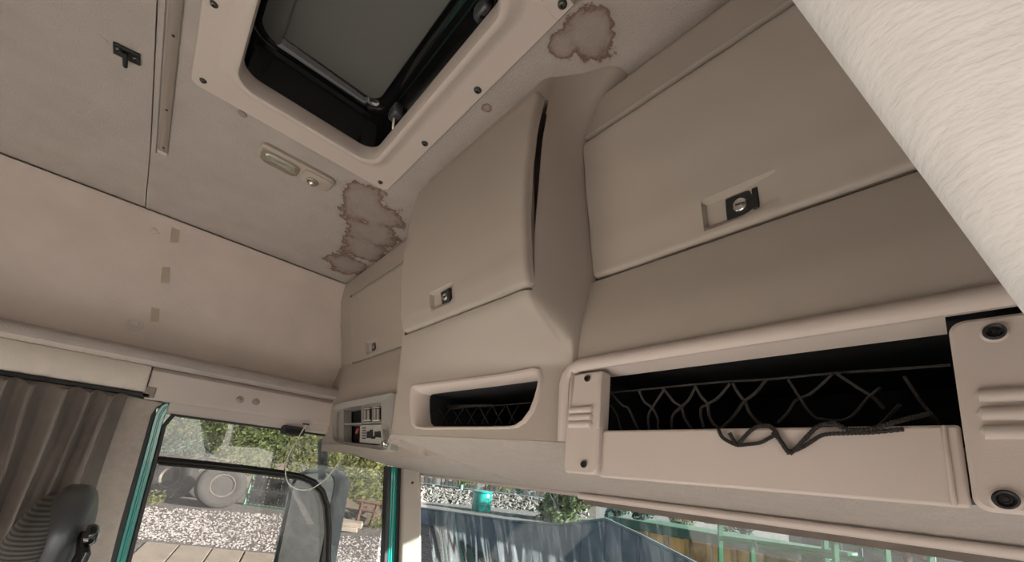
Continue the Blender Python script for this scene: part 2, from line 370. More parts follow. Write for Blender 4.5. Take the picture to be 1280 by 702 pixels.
# plastic panel with two screws, and the strip above the window
pan = mb().loft([[(-1.74, y, 0.2175), (-1.662, y, 0.2175), (-1.650, y, 0.205), (-1.655, y, 0.128), (-1.664, y, 0.118), (-1.74, y, 0.118)] for y in spread(-0.012, 0.60, 8)], True, True).build('trim_3', 'plastic_light', bevel=0.002)
struct(pan, 'beige plastic panel above the side window')
for u, v in ((300, 499), (320, 502)): screw(onx(u, v, -1.652), (1, 0, -0.05), 0.0085, pan, 'alu')
st = mb().loft([[(-1.74, y, 0.119), (-1.668, y, 0.119), (-1.672, y, 0.092), (-1.680, y, 0.086), (-1.74, y, 0.086)] for y in spread(0.05, 0.92, 8)], True, True).build('trim_4', 'plastic_light', bevel=0.002)
struct(st, 'narrow beige strip along the top of the side window')
g0, g1 = onx(353, 535, -1.668), onx(379, 541, -1.668)
hd = thing('pull_handle', (g0+g1)/2, 'small black recessed pull handle on the strip over the side window', 'handle')
zc = (g0.z+g1.z)/2+0.001; y0, y1 = g0.y-0.004, g1.y+0.004
lp = [Vector((-1.669, p.x, p.y)) for p in rr(y0, y1, zc-0.019, zc+0.016, 0.012, 0)]
lp2 = [Vector((-1.655, p.x, p.y)) for p in rr(y0+0.003, y1-0.003, zc-0.016, zc+0.013, 0.010, 0)]
lp3 = [Vector((-1.655, p.x, p.y)) for p in rr(y0+0.012, y1-0.012, zc-0.009, zc+0.006, 0.006, 0)]
lp4 = [Vector((-1.668, p.x, p.y)) for p in rr(y0+0.012, y1-0.012, zc-0.009, zc+0.006, 0.006, 0)]
mb().loft([lp, lp2, lp3, lp4], True, True).build('grip', 'rubber', hd)

# ------------------------------------------------------------------ left door window: pillars, seals, glass
def strip(name, pts_top, pts_bot, x_in, x_out, m, parent, zb=-0.70, bevel=0.003):
    """upright piece: two pixels across the top, two across the bottom, carried on down to zb"""
    t0, t1 = [onx(*p, x_in) for p in pts_top]; b0, b1 = [onx(*p, x_in) for p in pts_bot]
    def down(t, b): k = (zb-t.z)/(b.z-t.z); return t+(b-t)*k
    q = [t0, t1, down(t1, b1), down(t0, b0)]
    return mb().extr(q, (x_out-x_in, 0, 0)).build(name, m, parent, bevel=bevel)
win = thing('window_1', (-1.70, 0.4, 0.0), 'side window of the door with green painted frame', None); win['kind'] = 'structure'
# rear jamb (door side), curving over at the top
def jamb(name, offs, m, x_in, x_out, path):
    P = [onx(u, v, x_in) for u, v in path]; d = P[-1]-P[-2]; P.append(P[-1]+d*((-0.72-P[-1].z)/d.z))
    A = []; B = []
    for i, p in enumerate(P):
        t = (P[min(i+1, len(P)-1)]-P[max(i-1, 0)]).normalized(); n = Vector((0, -t.z, t.y))
        A.append(p+n*offs[0]); B.append(p+n*offs[1])
    loops = []
    for a, b in zip(A, B): loops.append([a, b, b+Vector((x_out-x_in, 0, 0)), a+Vector((x_out-x_in, 0, 0))])
    return mb().loft(loops, True, True).build(name, m, win, bevel=0.002)
path = [(212, 506), (206, 509), (200, 517), (196, 530), (187, 565), (172, 620), (150.5, 702)]
jamb('rear_frame', (-0.0105, 0.0135), 'teal', -1.70, -1.74, path)
jamb('rear_frame_bead', (-0.002, 0.004), 'teal', -1.697, -1.72, path)
jamb('outer_seal', (-0.026, -0.0105), 'rubber', -1.69, -1.74, [(208, 502), (202, 505)] + path[2:])
jamb('inner_seal', (0.0135, 0.024), 'rubber', -1.69, -1.74, [(213, 503), (211, 512)] + path[3:])
# front jamb beside the pillar
strip('front_seal', [(484.5, 583), (489, 583)], [(480, 702), (485, 702)], -1.69, -1.73, 'rubber', win)
strip('front_frame', [(489, 583), (498, 583)], [(485, 702), (494.5, 702)], -1.70, -1.74, 'teal', win)
strip('front_frame_bead', [(492, 583), (495, 583)], [(488, 702), (491, 702)], -1.695, -1.71, 'teal', win)
strip('door_seal', [(498, 583), (503, 585)], [(494.5, 702), (500, 702)], -1.69, -1.75, 'rubber', win)
ty0, ty1 = onx(214, 516, -1.70).y, onx(490, 560, -1.70).y
mb().bnd(-1.725, -1.69, ty0, ty1, 0.080, 0.089).build('top_seal', 'rubber', win)
mb().bnd(-1.7225, -1.7195, ty0-0.02, ty1+0.02, -0.66, 0.088).build('pane', 'door_glass', win, smooth=False)
# black glazing bar with a rounded corner turning down
bp = [(197, 574.5), (260, 580.5), (320, 587), (352, 591), (375, 595), (392, 602), (403, 614), (409, 632), (411, 660), (410, 702)]
P = [onx(u, v, -1.70) for u, v in bp]; P.append(P[-1]+(P[-1]-P[-2])*6)
mb().tube(P, 0.0125, 4, sq=(1.25, 1.0)).build('glazing_bar', 'rubber', win, bevel=0.003)
mb().tube([p+Vector((0.008, 0.006, -0.010)) if i < 5 else p+Vector((0.008, -0.014, -0.004)) for i, p in enumerate(P)], 0.005, 4).build('glazing_bead', 'steel_dark', win)
# B pillar lining
bpil = mb()
ps = [onx(u, v, -1.675) for u, v in ((135, 488), (205, 503), (196, 508), (189, 518), (150, 655), (138, 702))]
d = ps[-1]-ps[-2]; ps.append(ps[-1]+d*((-0.9-ps[-1].z)/d.z)); ps.append(Vector((-1.675, -0.35, -0.9))); ps.append(Vector((-1.675, -0.35, 0.14)))
bp_ob = struct(bpil.extr(ps, (-0.07, 0, 0)).build('wall_left_pillar', 'fabric_pillar', bevel=0.006), 'brown fabric lining of the pillar between curtain and side window')
mb().lathe(onx(163, 548, -1.674), (1, 0, 0), [(0.011, -0.001), (0.011, 0.001), (0.008, 0.002)], 18).build('button', 'fabric_pillar', bp_ob)
# A pillar lining
apil = mb()
ta, tb = onx(503, 585, -1.66), onx(527, 590, -1.62); ba, bb = onx(500, 702, -1.66), onx(527, 702, -1.62)
def dn(t, b, z): return t+(b-t)*((z-t.z)/(b.z-t.z))
apil.extr([dn(ta, ba, 0.04), dn(tb, bb, 0.04), dn(tb, bb, -0.75), dn(ta, ba, -0.75)], (-0.07, 0.02, 0))
ap = struct(apil.build('wall_left_front_pillar', 'plastic', bevel=0.012, seg=3), 'pale pillar lining between side window and windscreen')
screw(onx(516, 603, -1.64)+Vector((0.004, -0.004, 0)), (0.5, -0.85, 0), 0.004, ap, 'black')

# ------------------------------------------------------------------ curtain and its track
ctk = thing('curtain_track', (-1.66, -0.6, 0.135), 'black track fixed under the padded cornice carrying the curtain', 'curtain track')
mb().bnd(-1.675, -1.650, YB+0.01, 0.000, 0.122, 0.1345).build('channel', 'black', ctk, bevel=0.002)
mb().bnd(-1.683, -1.650, -0.020, 0.010, 0.1225, 0.155).build('end_stop', 'plug', ctk, bevel=0.003)
def cur(y, z):
    k = (0.122-z); g = sm(k/0.35)
    ph = y*135 + 1.1*math.sin(y*19+0.5) + 0.5*math.sin(y*47)
    w = lerp(1.0, 0.55, g)*math.sin(ph) + lerp(0.15, 0.75, g)*math.sin(ph*0.5+0.8+0.9*math.sin(y*9)) + 0.18*math.sin(2.1*ph+k*3)
    amp = 0.013+0.016*sm(k/0.2)
    lean = -0.02*k*sm((y+0.30)/0.2)
    return (-1.632+amp*w, y+lean+0.004*math.cos(ph)+0.010*g*math.sin(y*23+k*4), z - 0.007*(1+math.sin(ph+0.7))*sm(1-k/0.05))
ys = spread(-0.80, -0.050, 420)
zs = [0.122-t for t in (0, 0.008, 0.018, 0.03, 0.05, 0.08, 0.12, 0.17, 0.24, 0.32, 0.42, 0.55, 0.72, 0.92)]
curt = mb().grid(cur, ys, zs).build('curtain', 'curtain', thick=0.0022)
tag(curt, 'dark grey-brown pleated curtain gathered beside the side window pillar', 'curtain')

# ------------------------------------------------------------------ front cabinets: the profile (depth y over height z)
YBP = [(0.02, 0.545), (0.07, 0.540), (0.19, 0.530), (0.26, 0.535), (0.35, 0.552), (0.372, 0.558), (0.45, 0.540), (0.55, 0.516), (0.64, 0.499), (0.70, 0.500), (0.76, 0.503)]
def yb(z): return prof(YBP, z)
def slab(x0, x1, z0, z1, surf, thick, re, rc, xs, zs):
    """door leaf: front grid over surf(x,z) with rolled edges and rounded corners, closed behind"""
    m = MB(); cx, cz = (x0+x1)/2, (z0+z1)/2
    X = sorted(set(xs+[x0, x0+re*0.15, x0+re*0.5, x0+re, x1-re, x1-re*0.5, x1-re*0.15, x1])); Z = sorted(set(zs+[z0, z0+re*0.15, z0+re*0.5, z0+re, z1-re, z1-re*0.5, z1-re*0.15, z1]))
    def pt(x, z):
        dx = max(0, abs(x-cx)-((x1-x0)/2-rc)); dz = max(0, abs(z-cz)-((z1-z0)/2-rc))
        px, pz = x, z
        if dx > 0 and dz > 0:
            q = max(dx, dz)/math.hypot(dx, dz)
            px = cx+math.copysign((x1-x0)/2-rc+dx*q, x-cx); pz = cz+math.copysign((z1-z0)/2-rc+dz*q, z-cz)
        e = min(min(x-x0, x1-x), min(z-z0, z1-z)); k = 0.0
        if e < re: t = 1-e/re; k = re*(1-math.sqrt(max(0, 1-t*t)))
        return Vector((px, surf(px, pz)+k, pz))
    o = len(m.v); m.grid(pt, X, Z)
    nz = len(Z); nx = len(X)
    rim = [i*nz for i in range(nx)] + [(nx-1)*nz+j for j in range(1, nz)] + [i*nz+nz-1 for i in range(nx-2, -1, -1)] + [j for j in range(nz-2, 0, -1)]
    lp = [m.v[i] for i in rim]
    m.loft([lp, [p+Vector((0, thick, 0)) for p in lp]])
    b = len(m.v)-len(lp); m.f.append(tuple(b+i for i in range(len(lp))))
    return m
def dentf(x0, x1, z0, z1, dep, side, ramp=0.02):
    """finger recess: flat floor, ramps on left/right, undercut top"""
    def f(x, z):
        if z < z0 or z > z1: return 0.0
        a = (x-x0)/0.004; b = (x1-x)/ramp
        return dep*max(0.0, min(1.0, a, b))*max(0, min(1, (z-z0)/0.012))*max(0, min(1, (z1-z)/0.004))
    return f
def add_latch(door, cx, cz, surf, s=1.0, lock=True, tilt=0.0):
    y = surf(cx, cz)
    w, h = 0.022*s, 0.018*s
    f = lambda x, z, dy: Vector((cx+x, surf(cx, cz)+dy+(z)*tilt, cz+z))
    body = mb().loft([[f(-w, -h, 0.012), f(w, -h, 0.012), f(w, h, 0.012), f(-w, h, 0.012)], [f(-w, -h, -0.004), f(w, -h, -0.004), f(w, h, -0.004), f(-w, h, -0.004)]], True, True)
    body.build('latch', 'black', door, bevel=0.003)
    bar = mb().loft([[f(w*0.62, -h*0.85, 0.0), f(w*1.02, -h*0.85, 0.0), f(w*1.02, h*0.9, 0.0), f(w*0.62, h*0.9, 0.0)], [f(w*0.66, -h*0.85, -0.009), f(w*0.98, -h*0.85, -0.009), f(w*0.98, h*0.8, -0.008), f(w*0.66, h*0.8, -0.008)]], True, True)
    bar.build('latch_button', 'black', door, bevel=0.0015)
    lk = f(-w*0.12, h*0.05, -0.004)
    mb().lathe(lk, (0, -1, -0.1), [(0.0098*s, -0.002), (0.0098*s, 0.001), (0.0085*s, 0.0025), (0.0075*s, 0.002), (0.0001, 0.002)], 20).build('lock_cylinder', 'chrome', door)
    mb().box(lk+Vector((0, -0.0024, 0)), (0.011*s, 0.0012, 0.0022*s), Matrix.Rotation(0.1, 3, 'Y')).build('key_slot', 'black', door)

SY = 0.520
out_px = [(417, 511), (420, 506), (430, 502.5), (492, 490.5), (495, 492), (494, 500), (490.5, 540), (489, 556), (487, 562), (480, 563.5), (430, 556), (421, 553), (417, 548), (416, 530)]
in_px = [(421, 514), (424, 511.5), (432, 509.5), (474, 503), (476, 503.5), (476.5, 510), (476.5, 540), (476.5, 553), (476, 556), (470, 556.5), (432, 552), (424, 551), (420.5, 548), (420, 530)]
O = [ony(u, v_, SY) for u, v_ in out_px]; I = [ony(u, v_, SY+0.006) for u, v_ in in_px]
def inpoly(x, z, P):
    c = False
    for a, b in zip(P, P[1:]+P[:1]):
        if (a.z > z) != (b.z > z) and x < (b.x-a.x)*(z-a.z)/(b.z-a.z)+a.x: c = not c
    return c
_c = sum(O, Vector())/len(O); Ish = [_c+(p-_c)*0.93 for p in O]
DZ0, DZ1 = 0.367, 0.636
CX = -0.68
def side_cabinet(x0, x1, zlo, dx0, dx1, label, latch_x, latch_s, where):
    t = thing('overhead_cabinet', ((x0+x1)/2, 0.53, zlo), label, 'cabinet')
    X = breaks(x0, x1, 0.06 if where == 'r' else 0.01, [dx0-0.003, dx0, dx1, dx1+0.003]); Z = breaks(zlo, 0.757, 0.02 if where == 'r' else 0.008, [DZ0-0.004, DZ0, DZ1, DZ1+0.004, 0.712, 0.7125])
    def body(x, z):
        y = yb(z)
        if dx0-0.001 <= x <= dx1+0.001 and DZ0-0.001 <= z <= DZ1+0.001: y += 0.016
        if z > 0.7122: y += 0.022
        return (x, y, z)
    b = mb().grid(body, X, Z, skip=(lambda x, z: inpoly(x, z, Ish)) if where == 'l' else None).build('body', 'plastic', t, toward=1)
    # door with its finger recess
    dn_ = dentf(latch_x-0.052, latch_x+0.045, 0.382, 0.428, 0.011, 1, 0.045)
    sf = lambda x, z: yb(z)-0.005+dn_(x, z)
    g = 0.0035
    xs = breaks(dx0+g, dx1-g, 0.05, [latch_x-0.052, latch_x-0.048, latch_x, latch_x+0.045]); zs = breaks(DZ0+g, DZ1-g*2.4, 0.02, [0.382, 0.388, 0.394, 0.424, 0.428])
    d = slab(dx0+g, dx1-g, DZ0+g, DZ1-g*2.4, sf, 0.014, 0.007, 0.012, xs, zs).build('door', 'plastic', t)
    add_latch(d, latch_x, 0.404, sf, latch_s, tilt=-0.2)
    return t
rc = side_cabinet(-0.4385, XR, 0.188, -0.4385, 0.234, 'wide overhead locker with locked flap door above the netted shelf', -0.178, 1.0, 'r')
lc = side_cabinet(-1.725, -0.9245, 0.02, -1.594, -0.9275, 'overhead locker in the corner above the switch panel, partly behind the middle one', -1.402, 0.8, 'l')
# rolled edge over the netted opening
lipP = [(XR, 0.196), (-0.43, 0.196), (-0.447, 0.191), (-0.457, 0.180), (-0.461, 0.165), (-0.462, 0.066)]
lp_ = []
for i, (x, z) in enumerate(lipP):
    lp_.append(Vector((x, 0.529 if z > 0.1 else 0.536, z)))
mb().tube(lp_, 0.0115, 10, sq=(0.8, 1.0)).build('opening_rim', 'plastic_light', rc)
mb().grid(lambda x, k: (x, 0.524+0.045*k, 0.190-0.010*k), [-0.46, 0.0, 0.07, XR], [0.0, 1.0], skip=lambda x, k: 0.0 < x < 0.07).build('opening_soffit', 'plastic_light', rc, toward=1)

# ------------------------------------------------------------------ middle cabinet bulging out
def yfl(z): return prof([(0.06, 0.436), (0.18, 0.432), (0.31, 0.424), (0.40, 0.418), (0.60, 0.414), (0.757, 0.424)], z)
def yfr(z): return lerp(0.541, yfl(z), sm((z-0.20)/0.105)) if z > 0.20 else 0.541
def plan(z):
    b = yb(z); l = yfl(z); r = yfr(z); s = max(0.0, min(1.0, (z-0.58)/0.17))**2.2; lo = sm((0.34-z)/0.22)
    xh = -0.4385+0.080*s; r2 = lerp(r, b, 0.5)
    q = min(0.016, max(0.0015, (b-r)*0.3))
    return [(-0.9255, b+0.020), (-0.9245, b-0.005), (-0.922, lerp(l, b, 0.5)), (-0.917, l+0.012), (-0.903, l), (-0.86, lerp(l, r, 0.1)), (-0.70, lerp(l, r, 0.45)), (-0.53, lerp(l, r, 0.84)), (-0.478, r),
            (-0.462+0.01*s, r+q), (-0.452+0.035*s, r2), (xh-0.004, b-0.008), (xh+0.003, b+(0.012 if z < 0.69 else 0.036))]
def cat(P, t):
    n = len(P)-1; i = min(int(t), n-1); f = t-i
    p0, p1, p2, p3 = P[max(i-1, 0)], P[i], P[i+1], P[min(i+2, n)]
    out = []
    for a, b, c, d in zip(p0, p1, p2, p3):
        out.append(0.5*(2*b+(c-a)*f+(2*a-5*b+4*c-d)*f*f+(3*b-a-3*c+d)*f**3))
    return out
mc = thing('overhead_cabinet', (-0.69, 0.45, 0.07), 'middle overhead locker bulging forward, its flap door slightly sprung open', 'cabinet')
NU = 12
us = [i/6 for i in range(NU*6+1)]
# shaped opening in the lower part
def onpl(u, v):
    d = ray(u, v); t = (0.436+0.236*0.9)/(d.y-0.236*d.x); return d*t
open_px = [(527, 489), (560, 484.5), (600, 479.5), (640, 474), (665, 470.5), (671, 470.5), (672.5, 474), (671, 484), (667, 497), (661, 511), (653, 522), (645, 528), (636, 530.5), (610, 531), (570, 531.5), (537, 531.5), (528, 530), (524.5, 526), (523, 512), (523, 496), (524, 491)]
rim_px = [(520, 481.5), (560, 476.5), (600, 471.5), (640, 466), (667, 460.5), (674, 462), (676.5, 470), (675, 484), (671.5, 498), (665.5, 514), (656, 527), (646, 533.5), (636, 535), (610, 535.5), (570, 535.5), (532, 536), (521, 534.5), (516.5, 529), (514.5, 512), (514.5, 494), (516, 484)]
opn = [onpl(*p) for p in open_px]; rim = [onpl(*p) for p in rim_px]
HXA, HXB, HZA, HZB = min(p.x for p in rim), max(p.x for p in rim), min(p.z for p in rim), max(p.z for p in rim)
rimk = [lerp(a, b, 0.22) for a, b in zip(rim, opn)]
def cbody(u, z):
    p = cat(plan(z), u)
    return (p[0], p[1], z)
usd = [i/10 for i in range(NU*10+1)]
Zc = breaks(0.066, 0.757, 0.006, [0.3072, 0.3078, 0.694, 0.6942])
def cb2(u, z):
    x, y, z = cbody(u, z)
    if -0.895 < x < -0.4655 and 0.3075 < z < 0.6941: y += 0.055
    return (x, y, z)
def skipc(u, z):
    p = cat(plan(z), u); return HXA-0.012 < p[0] < HXB+0.012 and HZA-0.006 < z < HZB+0.008 and inpoly(p[0], z, rimk)
cb = mb().grid(cb2, usd, Zc, skip=skipc).build('body', 'plastic', mc, toward=1)
mb().grid(lambda x, z: (x, 0.485, z), [-0.90, -0.468], [0.305, 0.70]).build('door_recess', 'plastic', mc, toward=1)
# bezel of the opening: rolled rim, then walls running into the dark
cen = sum(opn, Vector())/len(opn)
def grow(P, k, dy): return [cen+(p-cen)*k+Vector((0, dy, 0)) for p in P]
bz = mb().loft([grow(rim, 1.05, 0.010), grow(rim, 1.02, -0.002), grow(rim, 1.0, -0.005), [lerp(a, b, 0.35)+Vector((0, -0.005, 0)) for a, b in zip(rim, opn)], [lerp(a, b, 0.7)+Vector((0, 0.002, 0)) for a, b in zip(rim, opn)], grow(opn, 1.0, 0.012), grow(opn, 1.0, 0.03)])
bz.build('opening_rim', 'plastic_light', mc)
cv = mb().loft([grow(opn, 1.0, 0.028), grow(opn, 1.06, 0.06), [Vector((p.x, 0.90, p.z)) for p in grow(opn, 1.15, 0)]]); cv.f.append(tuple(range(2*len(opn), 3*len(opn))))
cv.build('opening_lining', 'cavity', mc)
mb().box((-0.80, 0.60, 0.150), (0.16, 0.10, 0.006), Matrix.Rotation(0.25, 3, 'Z')).build('inner_shelf', 'steel_dark', mc)
# dark underside line of the body
mb().loft([[Vector(cbody(u, 0.066))+Vector((0, -0.0005, 0.0)), Vector(cbody(u, 0.066))+Vector((0, 0.05, -0.002))] for u in [i/4 for i in range(10, NU*4-4)]], closed=False).build('bottom_lip', 'plastic_light', mc, toward=1)
# sprung door
def yd(x, z):
    return prof([(0.31, 0.417), (0.36, 0.403), (0.44, 0.390), (0.52, 0.385), (0.60, 0.386), (0.70, 0.397)], z)
dc = dentf(-0.760, -0.668, 0.333, 0.374, 0.010, 1, 0.02)
sfc = lambda x, z: yd(x, z)+dc(x, z)
dm = slab(-0.898, -0.461, 0.312, 0.697, sfc, 0.012, 0.008, 0.014, breaks(-0.898, -0.461, 0.04, [-0.760, -0.756, -0.688, -0.668]), breaks(0.312, 0.697, 0.016, [0.333, 0.339, 0.345, 0.370, 0.374])).build('door', 'plastic', mc)
add_latch(dm, -0.705, 0.352, sfc, 0.85, tilt=-0.3)

# ------------------------------------------------------------------ underside panel running to the windscreen
PB = [cat(plan(0.066), i/10) for i in range(0, 121)]
def vy0(x):
    if x < -0.93: return 0.536
    if x > -0.448: return 0.556
    return min(PB, key=lambda p: abs(p[0]-x))[1]+0.002 if x > -0.92 else 0.44
def visor(x, t):
    y0 = vy0(x); y = lerp(y0, 0.99, t); za = 0.0655 if x > -0.925 else 0.049; z = lerp(za, -0.030, t)
    z -= 0.007*math.sin(math.pi*t)
    return (x, y, z)
v = mb().grid(visor, breaks(-1.70, XR, 0.08, [-0.93, -0.92, -0.448, -0.47, -0.49, -0.51]), [0, .03, .08, .15, .22, .3, .4, .5, .6, .7, .8, .88, .94, .98, 1.0])
vis = struct(v.build('trim_5', 'leather', toward=1), 'grained underside panel between the lockers and the windscreen')
mb().tube([(x, 0.985, -0.030) for x in spread(-1.68, XR, 12)], 0.010, 8).build('edge_roll', 'leather', vis)
# roller blind housing along part of the windscreen top
rb = thing('sun_blind', (-0.2, 0.97, -0.045), 'slim rolled sun blind bar along the top of the windscreen', 'sun blind')
q0, q1 = ony(724, 621, 0.955), ony(1280, 694, 0.955)
mb().tube([(q0.x, 0.955, -0.0355), (XR, 0.955, -0.0370)], 0.0095, 10).build('roller', 'plastic_light', rb)
mb().bnd(q0.x+0.015, XR, 0.957, 0.963, -0.058, -0.040).build('blind_hem', 'curtain', rb)

# ------------------------------------------------------------------ netted shelf: front board, brackets, dark tray, nets
sh = thing('netted_shelf', (-0.19, 0.54, 0.0), 'open shelf with beige front board and ribbed end brackets', 'shelf')
tray = mb()
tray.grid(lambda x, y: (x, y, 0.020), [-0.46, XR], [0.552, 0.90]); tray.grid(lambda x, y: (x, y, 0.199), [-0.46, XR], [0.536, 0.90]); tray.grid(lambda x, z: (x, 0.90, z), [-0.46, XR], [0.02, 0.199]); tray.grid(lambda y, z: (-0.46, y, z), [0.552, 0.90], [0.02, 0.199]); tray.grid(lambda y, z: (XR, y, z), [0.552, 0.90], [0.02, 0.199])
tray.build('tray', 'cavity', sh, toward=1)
mb().bnd(-0.386, 0.0, 0.5385, 0.552, 0.0115, 0.0845).build('front_board', 'plastic_light', sh, bevel=0.0035, seg=3)
mb().bnd(-0.0125, -0.0085, 0.5355, 0.545, 0.012, 0.084).build('board_bead', 'plastic_light', sh, bevel=0.0018)
def bracket(x0, x1, z0, z1, ribs, screws, wrap):
    lp = [Vector((p.x, 0.531, p.y)) for p in rr(x0, x1, z0, z1, 0.011, 0)]
    lpi = [Vector((p.x, 0.528, p.y)) for p in rr(x0+0.003, x1-0.003, z0+0.003, z1-0.003, 0.009, 0)]
    lpb = [Vector((p.x, 0.553, p.y)) for p in rr(x0, x1, z0, z1, 0.011, 0)]
    b = mb().loft([lpb, lp, lpi], True, True).build('bracket', 'plastic_light', sh)
    for (ra, rb_, zc) in ribs:
        mb().tube([(ra, 0.5285, zc), (ra+0.003, 0.527, zc), (rb_-0.003, 0.527, zc), (rb_, 0.5285, zc)], [0.001, 0.0062, 0.0062, 0.001], 10, sq=(0.9, 1)).build('rib', 'plastic_light', b)
    for (sx, sz, r) in screws:
        mb().lathe((sx, 0.5278, sz), (0, -1, 0), [(r*1.25, -0.002), (r*1.25, 0.0), (r*1.0, 0.0018)], 20).build('screw_cup', 'plastic_light', b)
        mb().lathe((sx, 0.5265, sz), (0, -1, 0), [(r, -0.001), (r, 0.0022), (r*0.8, 0.004), (r*0.62, 0.0032), (r*0.5, 0.0015), (r*0.3, 0.0015), (r*0.25, 0.004), (r*0.1, 0.0042)], 20).build('screw', 'black', b)
    return b
s1, s2 = ony(735, 473, 0.527), ony(730.5, 580, 0.527)
bracket(-0.452, -0.384, 0.014, 0.181, [(-0.445, -0.396, z) for z in (0.117, 0.105, 0.093)], [(s1.x, s1.z, 0.0058), (s2.x, s2.z, 0.0058)], 1)
mb().bnd(-0.390, -0.3835, 0.5275, 0.553, 0.086, 0.180).build('bracket_edge', 'plastic_light', sh, bevel=0.002)
s3, s4 = ony(1243, 415, 0.527), ony(1257, 624, 0.527)
bracket(0.001, 0.085, 0.010, 0.1785, [(0.010, 0.076, ony(1240, v, 0.527).z) for v in (494, 517, 540)], [(s3.x, s3.z, 0.0072), (s4.x, s4.z, 0.0078)], 1)
mb().bnd(0.088, XR, 0.534, 0.55, 0.01, 0.188).build('end_panel', 'plastic_light', sh, bevel=0.003)

def px_path(px, y, wob=0.0): return [ony(u, v, y) + Vector((0, random.uniform(-wob, wob), 0)) for u, v in px]
def smooth_path(P, k=4):
    out = []
    for i in range((len(P)-1)*k+1): out.append(Vector(cat([tuple(p) for p in P], i/k)))
    return out
net = thing('cargo_net', (-0.2, 0.556, 0.08), 'dark cord luggage net sagging over the front board of the shelf', 'net')
mb().tube(smooth_path(px_path([(757, 491), (800, 487), (850, 482), (905, 477), (960, 474), (1010, 469), (1060, 465), (1120, 461), (1188, 456)], 0.585)), 0.0016, 6).build('top_cord', 'net_pale', net)
strands = [[(762, 488), (778, 506), (786, 510), (795, 530), (800, 541)], [(800, 489), (806, 502), (815, 509), (822, 524), (823, 535), (832, 540)], [(830, 486), (822, 500), (815, 509), (811, 520), (812, 536)], [(829, 485), (842, 501), (851, 509), (856, 522), (864, 535)], [(870, 482), (862, 498), (851, 509), (843, 517), (840, 527), (841, 541)], [(869, 483), (877, 496), (885, 505), (886, 518), (891, 529), (898, 534)], [(912, 479), (898, 496), (885, 505), (877, 509), (876, 519), (879, 533)], [(916, 479), (923, 491), (931, 502), (936, 513), (944, 524), (952, 531)], [(958, 475), (945, 490), (931, 502), (921, 514), (910, 527), (898, 537)], [(985, 474), (1000, 497), (1010, 512), (1022, 523), (1040, 525)], [(1040, 468), (1015, 490), (994, 500), (985, 515), (972, 528)], [(1046, 467), (1075, 486), (1090, 495), (1105, 510)], [(1100, 484), (1085, 497), (1072, 512), (1060, 522), (1040, 526), (1024, 522)], [(757, 500), (770, 515), (778, 540)], [(1130, 470), (1150, 500), (1175, 530)], [(1125, 505), (1100, 530), (1085, 540)]]
for i, s_ in enumerate(strands):
    mb().tube(smooth_path(px_path(s_, 0.575 if i < 9 else 0.580, 0.002)), 0.0020 if i < 9 else 0.0017, 6).build('strand', 'net_pale' if i < 13 else 'net', net)
for px, y, r in (([(898, 536), (902, 545), (910, 551), (922, 556), (935, 555), (950, 553), (962, 547), (969, 543)], 0.5335, 0.0022),
                 ([(912, 541), (917, 550), (922, 556), (930, 546), (942, 535), (957, 531), (968, 537), (972, 545), (979, 556), (987, 567)], 0.5325, 0.0024),
                 ([(987, 567), (997, 558), (1008, 546), (1022, 533), (1040, 529), (1060, 536), (1085, 536), (1110, 530), (1135, 520), (1160, 512)], 0.5335, 0.0024),
                 ([(966, 540), (975, 550), (985, 563), (1000, 560), (1015, 551), (1030, 543), (1060, 541), (1090, 540), (1130, 536)], 0.5340, 0.0022)):
    P = [p if p.z < 0.086 else Vector((p.x, y+0.022*min(1, (p.z-0.086)/0.012), p.z)) for p in smooth_path(px_path(px, y), 5)]
    c_ = mb()
    P2 = smooth_path(P, 3)
    c_.tube(P2, [r*(1+0.22*math.sin(i*2.4)) for i in range(len(P2))], 7).build('draped_cord', 'net', net)
net2 = thing('cargo_net', (-0.68, 0.56, 0.1), 'faint luggage net stretched inside the shaped opening of the middle locker', 'net')
def onb(u, v): d = ray(u, v); t = (0.50+0.236*0.9)/(d.y-0.236*d.x); return d*t
mb().tube([onb(u, v) for u, v in ((560, 511), (590, 508), (620, 506.5), (650, 504.5), (663, 503))], 0.0014, 6).build('top_cord', 'net_pale', net2)
for i in range(6):
    u = 548+i*17
    mb().tube([onb(u, 510-0.05*(u-560)), onb(u+7, 521), onb(u+3, 530)], 0.0012, 5).build('strand', 'net_pale', net2)
    mb().tube([onb(u+15, 510-0.05*(u-560)), onb(u+7, 521), onb(u+12, 530)], 0.0012, 5).build('strand', 'net_pale', net2)

# ------------------------------------------------------------------ switch panel in the left corner
sw = thing('switch_panel', (-1.4, 0.53, 0.04), 'grey framed switch panel with two open pockets in the corner', 'control panel')
cO = sum(O, Vector())/len(O)
mb().loft([[p+Vector((0, 0.05, 0)) for p in O], O, [cO+(p-cO)*0.985+Vector((0, -0.004, 0)) for p in O], [lerp(a, b, 0.5)+Vector((0, -0.001, 0)) for a, b in zip(O, I)], I, [p+Vector((0, 0.05, 0)) for p in I]]).build('frame', 'grey_plastic', sw)
def pq(px, y, d, name, m, parent, bevel=0.001):
    return mb().extr([ony(u, v_, y) for u, v_ in px], (0, d, 0)).build(name, m, parent, bevel=bevel)
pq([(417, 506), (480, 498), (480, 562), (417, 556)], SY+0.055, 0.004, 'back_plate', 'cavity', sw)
pq([(430, 528.5), (452, 528), (452, 530), (430, 530.5)], SY+0.012, 0.04, 'divider', 'grey_plastic', sw)
pq([(420, 512), (429.5, 510), (429.5, 552), (420, 550)], SY+0.016, 0.03, 'side_cheek', 'grey_plastic', sw)
pq([(451.5, 507), (477, 503), (477, 529), (451.5, 529.5)], SY+0.014, 0.03, 'switch_plate', 'grey_plastic', sw)
